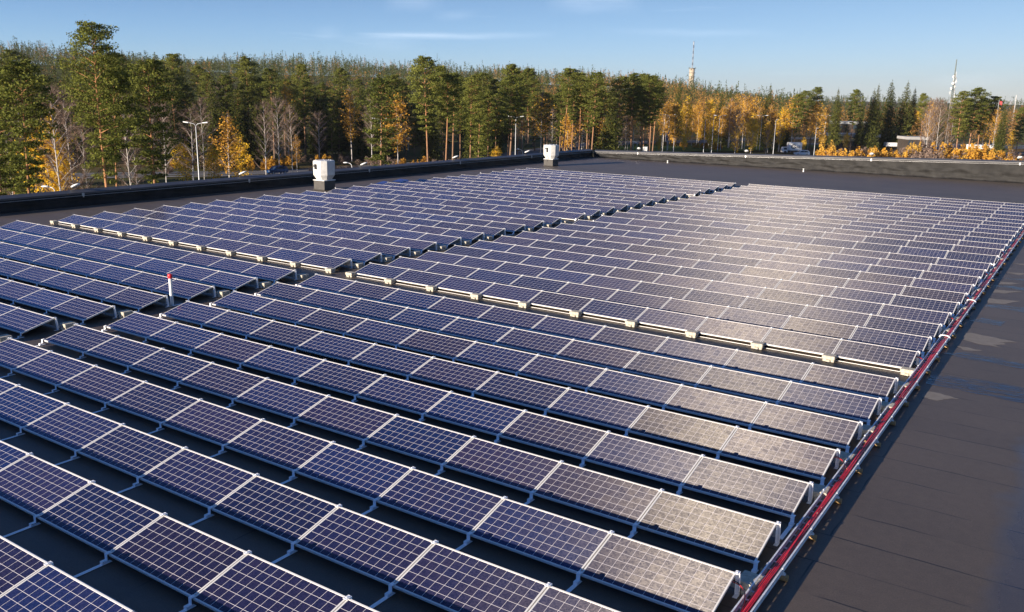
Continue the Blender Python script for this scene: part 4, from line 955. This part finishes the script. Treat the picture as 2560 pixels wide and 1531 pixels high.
trailer(1987, 358, 296, 4.2, 2.5, 2.2, 'white', 'white box lorry with a dark ring emblem beside the yellow birch', cab=True, emblem=True)
trailer(2436, 357, 318, 10.4, 1.7, 2.5, 'yellow', 'bright yellow trailer parked behind the pines at right')
trailer(2455, 345, 342, 8.6, 1.6, 2.5, 'white', 'white trailer standing behind the yellow trailer', z0=2.2)
trailer(2228, 345, 338, 3.8, 1.3, 2.4, 'white', 'short white trailer between the dark spruces', z0=1.8)
# blue sign panel
g0, zt = ground_pt(1668.5, 340, 274); mb = MB(); r = empty('road_sign', g0, YAW); tag(r, 'tall narrow blue sign panel beside a street lamp foot', 'sign')
mb.box(-.35, .35, -.05, .05, zt-g0.z-1.2, zt-g0.z+1.1); mb.build('panel', pmat('sign_blue', (.02, .08, .22), .5), r); mb = MB(); mb.tube([(0, .08, 0), (0, .08, zt-g0.z+1.)], .06, 8); mb.build('post', M['pole'], r)
# ------------------------------------------------------------------ low buildings
M['roofmetal'] = pmat('grey_roof_sheet', (.42, .43, .42), .5, .2, .1); M['fascia'] = pmat('white_fascia', (.36, .355, .35), .6, 0, .1, .5); M['cream'] = pmat('cream_band', (.62, .52, .28), .7); M['brick'] = pmat('brown_wall', (.05, .038, .03), .8, 0, .2, 1)
def building(px, py, d, wid, dep, eave, label, style):
    g0, zt = ground_pt(px, py, d); r = empty('low_building', (g0.x, g0.y, g0.z), YAW-.03); tag(r, label, 'building'); e = zt-g0.z
    mb = MB(); mb.box(-wid/2, wid/2, 0, dep, -.5, e-.9); mb.build('wall', M['brick'], r)
    mb = MB(); mb.box(-wid/2-.3, wid/2+.3, -.3, dep+.3, e-.9, e); mb.build('roof' if style == 'grey' else 'fascia', M['roofmetal' if style == 'grey' else 'fascia'], r)
    if style == 'cream': mb = MB(); mb.box(-wid/2+.4, wid/2-2, -.05, .0, e-2.4, e-1.2); mb.build('awning_band', M['cream'], r)
    n = int(wid/3.4)
    for k in range(n):
        x = -wid/2+1.2+k*(wid-2.4)/max(1, n-1); mb = MB(); zt_ = e-2.6 if style == 'cream' else e-1.2
        mb.box(x-.7, x+.7, -.06, .02, max(.4, zt_-1.5), zt_); mb.build('window', M['glass'], r)
building(2140, 305, 352, 13, 9, 0, 'upper brown building with a flat grey roof behind the spruces', 'grey')
building(2138, 336, 334, 17, 12, 0, 'low building with white fascia and cream band behind the pines', 'cream')
building(2297, 343, 330, 7.4, 8, 0, 'small shed with white fascia right of the spruces', 'white')
building(1812, 270, 430, 8.5, 8, 0, 'grey flat-roofed building half hidden among russet trees', 'grey')
# white electrical cabinet by the corner
g0, zt = ground_pt(1613, 368, 232); r = empty('cabinet', g0, YAW); tag(r, 'white cabinet standing outside the far parapet near the corner', 'cabinet')
mb = MB(); mb.bbox(-.55, .55, -.35, .35, 0, zt-g0.z, .04); mb.build('housing', M['white'], r); mb = MB(); mb.bbox(-.62, .62, -.42, .42, zt-g0.z, zt-g0.z+.1, .02); mb.build('lid', M['lampgrey'], r)
# ------------------------------------------------------------------ antenna mast
M['antenna'] = pmat('antenna_white', (.62, .62, .6), .5); M['mastdark'] = pmat('mast_dark', (.13, .15, .13), .6)
g0, zt = ground_pt(2392, 149, 300); e = zt-g0.z
r = empty('antenna_mast', g0, .3); tag(r, 'tall slender lattice antenna mast with white dishes at the right', 'mast')
def lattice(mb, z0, z1, w0, w1, n, rad):
    A = [(math.cos(R(120*k)), math.sin(R(120*k))) for k in range(3)]
    for a in A: mb.tube([(a[0]*w0, a[1]*w0, z0), (a[0]*w1, a[1]*w1, z1)], rad, 5)
    for i in range(n):
        za, zb = z0+(z1-z0)*i/n, z0+(z1-z0)*(i+1)/n; wa, wb = w0+(w1-w0)*i/n, w0+(w1-w0)*(i+1)/n
        for k in range(3):
            a, b = A[k], A[(k+1) % 3]; mb.tube([(a[0]*wa, a[1]*wa, za), (b[0]*wb, b[1]*wb, zb)], rad*.6, 4, cap=False); mb.tube([(b[0]*wb, b[1]*wb, zb), (a[0]*wb, a[1]*wb, zb)], rad*.6, 4, cap=False)
mb = MB(); lattice(mb, 0, e*.62, .46, .34, 22, .075); mb.build('lower_lattice', pmat('mast_brown', (.24, .21, .18), .6), r)
mb = MB(); lattice(mb, e*.62, e*.86, .32, .22, 12, .07); mb.tube([(0, 0, e*.84), (0, 0, e)], [.16, .13], 8); mb.build('upper_lattice', M['mastdark'], r)
for k in range(13):
    z = e*(.60+.019*k+rng.uniform(-.006, .006)); an = rng.uniform(0, 6.28); mb = MB()
    if k % 3 == 0: mb.lathe([(0, 0), (.3, .03), (.42, .14), (.42, .22), (0, .2)], 14); o = mb.build('dish_antenna', M['antenna'], r, (.6*math.cos(an), .6*math.sin(an), z)); o.rotation_euler = (R(90), 0, an+R(90))
    else: mb.bbox(-.13, .13, -.07, .07, -.5, .5, .02); mb.tube([(0, 0, 0), (-.5*math.cos(an)*0, -.45, 0)], .03, 5); o = mb.build('panel_antenna', M['antenna'], r, (.62*math.cos(an), .62*math.sin(an), z)); o.rotation_euler = (0, 0, an+R(90))
for k in range(4):
    mb = MB(); mb.bbox(-.06, .06, -.06, .06, -.9, .9, .01); o = mb.build('panel_antenna', M['antenna'], r, (.32*math.cos(k*2.1), .32*math.sin(k*2.1), e*(.76+.03*k)))
# ------------------------------------------------------------------ concrete tower
D = 1450.; p = at_d(1730.5, 171, D); zt = p.z; zb = gz(p.x, p.y)
r = empty('link_tower', (p.x, p.y, zb), YAW); tag(r, 'round tan concrete tower with ringed platforms and an aerial above the forest', 'tower')
rs = 4.1; e = zt-zb
mb = MB(); mb.lathe([(rs*1.02, 0), (rs, e*.4), (rs*.98, e-.2), (0, e-.2)], 32); mb.build('shaft', M['concrete'], r)
for k, (zz, rr_) in enumerate(((e-.3, 5.8), (e-7.2, 5.2), (e-13.2, 5.1), (e-19.3, 5.2))):
    mb = MB(); mb.lathe([(rs*.9, zz-.25), (rr_, zz-.15), (rr_, zz+.35), (rs*.9, zz+.35)], 32)
    for j in range(20): mb.tube([(rr_*math.cos(R(18*j)), rr_*math.sin(R(18*j)), zz), (rr_*math.cos(R(18*j)), rr_*math.sin(R(18*j)), zz+1.0)], .07, 4)
    mb.build('platform', M['mastdark'], r)
for an, zz in ((-2.1, e-2.2), (-.2, e-2.4), (-2.9, e+.8), (.1, e+.9), (-.1, e-7), (.05, e-13), (3.1, e-13), (-3., e-19), (-.05, e-19)):
    mb = MB(); mb.lathe([(0, 0), (.7, .1), (.85, .5), (0, .5)], 12); o = mb.build('dish_antenna', M['mastdark'], r, (4.6*math.cos(an), 4.6*math.sin(an), zz)); o.rotation_euler = (R(90), 0, an+R(90))
H2 = at_d(1732, 104, D).z-zt; M['redwhite'] = None
m_, nt_, out_ = nodes('aerial_bands'); g_ = NT(nt_); z_ = g_.n('SeparateXYZ', {0: g_.n('TexCoord').outputs['Object']}).outputs[2]
f_ = g_.math('GREATER_THAN', g_.math('FRACT', g_.math('DIVIDE', z_, H2/4.6)), .5); p_ = g_.n('BsdfPrincipled', {'Base Color': g_.mix(f_, (.36, .36, .38), (.10, .09, .10)), 'Roughness': .6}); nt_.links.new(p_.outputs[0], out_.inputs[0])
mb = MB(); lattice(mb, 0, H2*.86, .95, .55, 16, .20); mb.tube([(0, 0, H2*.84), (0, 0, H2*.9), (0, 0, H2)], [.5, .75, .75], 8)
for k in range(6): mb.bbox(-.35+(k % 2)*1.1, .1+(k % 2)*1.1, -.3, .3, H2*(.12+.13*k), H2*(.12+.13*k)+2.2, .02)
mb.build('aerial', m_, r, (0, 0, e))
p = at_d(2541, 238, 900); zb = gz(p.x, p.y); r = empty('aerial_pole', (p.x, p.y, zb)); tag(r, 'tiny distant pale pole mast near the right edge', 'mast'); mb = MB(); lattice(mb, 0, p.z-zb, .5, .2, 14, .12); mb.build('lattice', M['antenna'], r)
# red flag
p = at_d(2498, 252, 300); zb = gz(p.x, p.y); r = empty('flagpole', (p.x, p.y, zb), YAW); tag(r, 'flagpole with a plain red flag rising above the pines at right', 'flagpole'); e = p.z-zb
mb = MB(); mb.tube([(0, 0, 0), (0, 0, e+.3)], [.09, .05], 8); mb.build('pole', M['pole'], r)
mb = MB(); n = 10; V_ = []
for i in range(n+1):
    x = .95*i/n; dz = -.75*(x/1.5)**1.0
    for j in (0, 1): V_.append((x, .16*math.sin(x*4.5), e+dz*.5-.9*(1-j)-(.3 if not j else 0)*x))
mb.add(V_, [(2*i, 2*i+2, 2*i+3, 2*i+1) for i in range(n)], 0, True); o = mb.build('flag', pmat('red_cloth', (.40, .06, .06), .8), r); sm = o.modifiers.new('thickness', 'SOLIDIFY'); sm.thickness = .02
# ------------------------------------------------------------------ bushes
BP = {'shrub': [bush_proto(1.5, 2.2, 1500, .22, s, 'shrub') for s in (1, 2)], 'gold': [bush_proto(1.1, 3.2, 1500, .24, s, 'sapling') for s in (3, 4)], 'orange': [bush_proto(1.2, 3.0, 1200, .24, 5, 'orange')], 'twig': [bush_proto(1.9, 2.3, 900, .20, 6, 'twig')]}
def bush(kind, px, py, d, hgt, label, grp, sx=1.):
    p = at_d(px, py, d); z = gz(p.x, p.y); me = rng.choice(BP[kind]); o = obj('shrub', me, None, (p.x, p.y, z)); base = {'shrub': 2.2, 'gold': 3.2, 'orange': 3., 'twig': 2.3}[kind]; s = hgt/base
    o.scale = (s*sx, s*sx, s); o.rotation_euler.z = rng.uniform(0, 6.28); tag(o, label, 'shrub', grp)
for i in range(11): bush('shrub', 858+i*10.5+rng.uniform(-2, 2), 415, 172+rng.uniform(-3, 3), rng.uniform(1.6, 2.3), 'low orange shrub in the rounded hedge between the near ventilator and the second lamp post', 'orange hedge by the second lamp', 1.1)
for i in range(7): bush('shrub', 1385+i*9, 377, 212, rng.uniform(1.8, 2.4), 'low orange shrub in the patch right of the far ventilator', 'orange shrubs by the far ventilator', 1.3)
for i in range(6): bush('shrub', 1592+i*9, 366, 240, rng.uniform(1.8, 2.6), 'low yellow shrub in the patch right of the roof corner', 'yellow shrubs near the corner', 1.3)
for i in range(9): bush('shrub', 70+i*17+rng.uniform(-4, 4), 482, 98+rng.uniform(-4, 6), rng.uniform(.9, 1.5), 'low orange shrub in the strip outside the left parapet', 'orange shrubs outside the left parapet', 1.2)
for i in range(8): bush('gold' if i % 2 else 'shrub', 1800-i*22+rng.uniform(-5, 5), 372, 296, rng.uniform(1.6, 2.4), 'small yellowish shrub on the road verge below the tower', 'yellow shrubs on the verge', 1.3)
for i in range(52):
    px = 2052+i*10.2+rng.uniform(-5, 5); dd = rng.uniform(238, 268); hh = rng.uniform(3.4, 7.0); k = rng.choice(['gold', 'gold', 'orange', 'orange', 'twig'])
    seg = 'left of the broadest spruce' if px < 2231 else 'between the spruce and the mast' if px < 2369 else 'right of the mast'
    bush(k, px, 390, dd, hh, {'gold': 'yellow', 'orange': 'russet', 'twig': 'bare brown'}[k]+f' sapling bush behind the far parapet, {seg}', f"{ {'gold': 'yellow', 'orange': 'russet', 'twig': 'bare'}[k]} saplings {seg}", rng.uniform(.8, 1.3))
for i in range(46):
    px = -20+i*27+rng.uniform(-9, 9); dd = rng.uniform(112, 150) if px < 380 else rng.uniform(190, 222); k = rng.choice(['twig', 'twig', 'shrub', 'orange'])
    seg = 'left of the first lamp post' if px < 489 else 'between first lamp and near ventilator' if px < 800 else 'right of the near ventilator'
    bush(k, px, 430, dd, rng.uniform(1.6, 3.2), {'twig': 'leafless brown', 'shrub': 'orange-brown', 'orange': 'russet'}[k]+f' undergrowth bush at the wood edge, {seg}', f'{k} undergrowth {seg}', rng.uniform(1., 1.5))

# ------------------------------------------------------------------ air
m_, nt_, out_ = nodes('thin_haze'); pv = nt_.nodes.new('ShaderNodeVolumePrincipled'); pv.inputs['Color'].default_value = (.86, .90, .96, 1); pv.inputs['Density'].default_value = .00006; pv.inputs['Anisotropy'].default_value = .2
nt_.links.new(pv.outputs[0], out_.inputs['Volume'])
mb = MB(); mb.box(-5250, 5250, -5250, 5250, -14, 135); o = mb.build('haze', m_); tag(o, 'faint autumn haze lying over the forest', 'haze', kind='stuff')
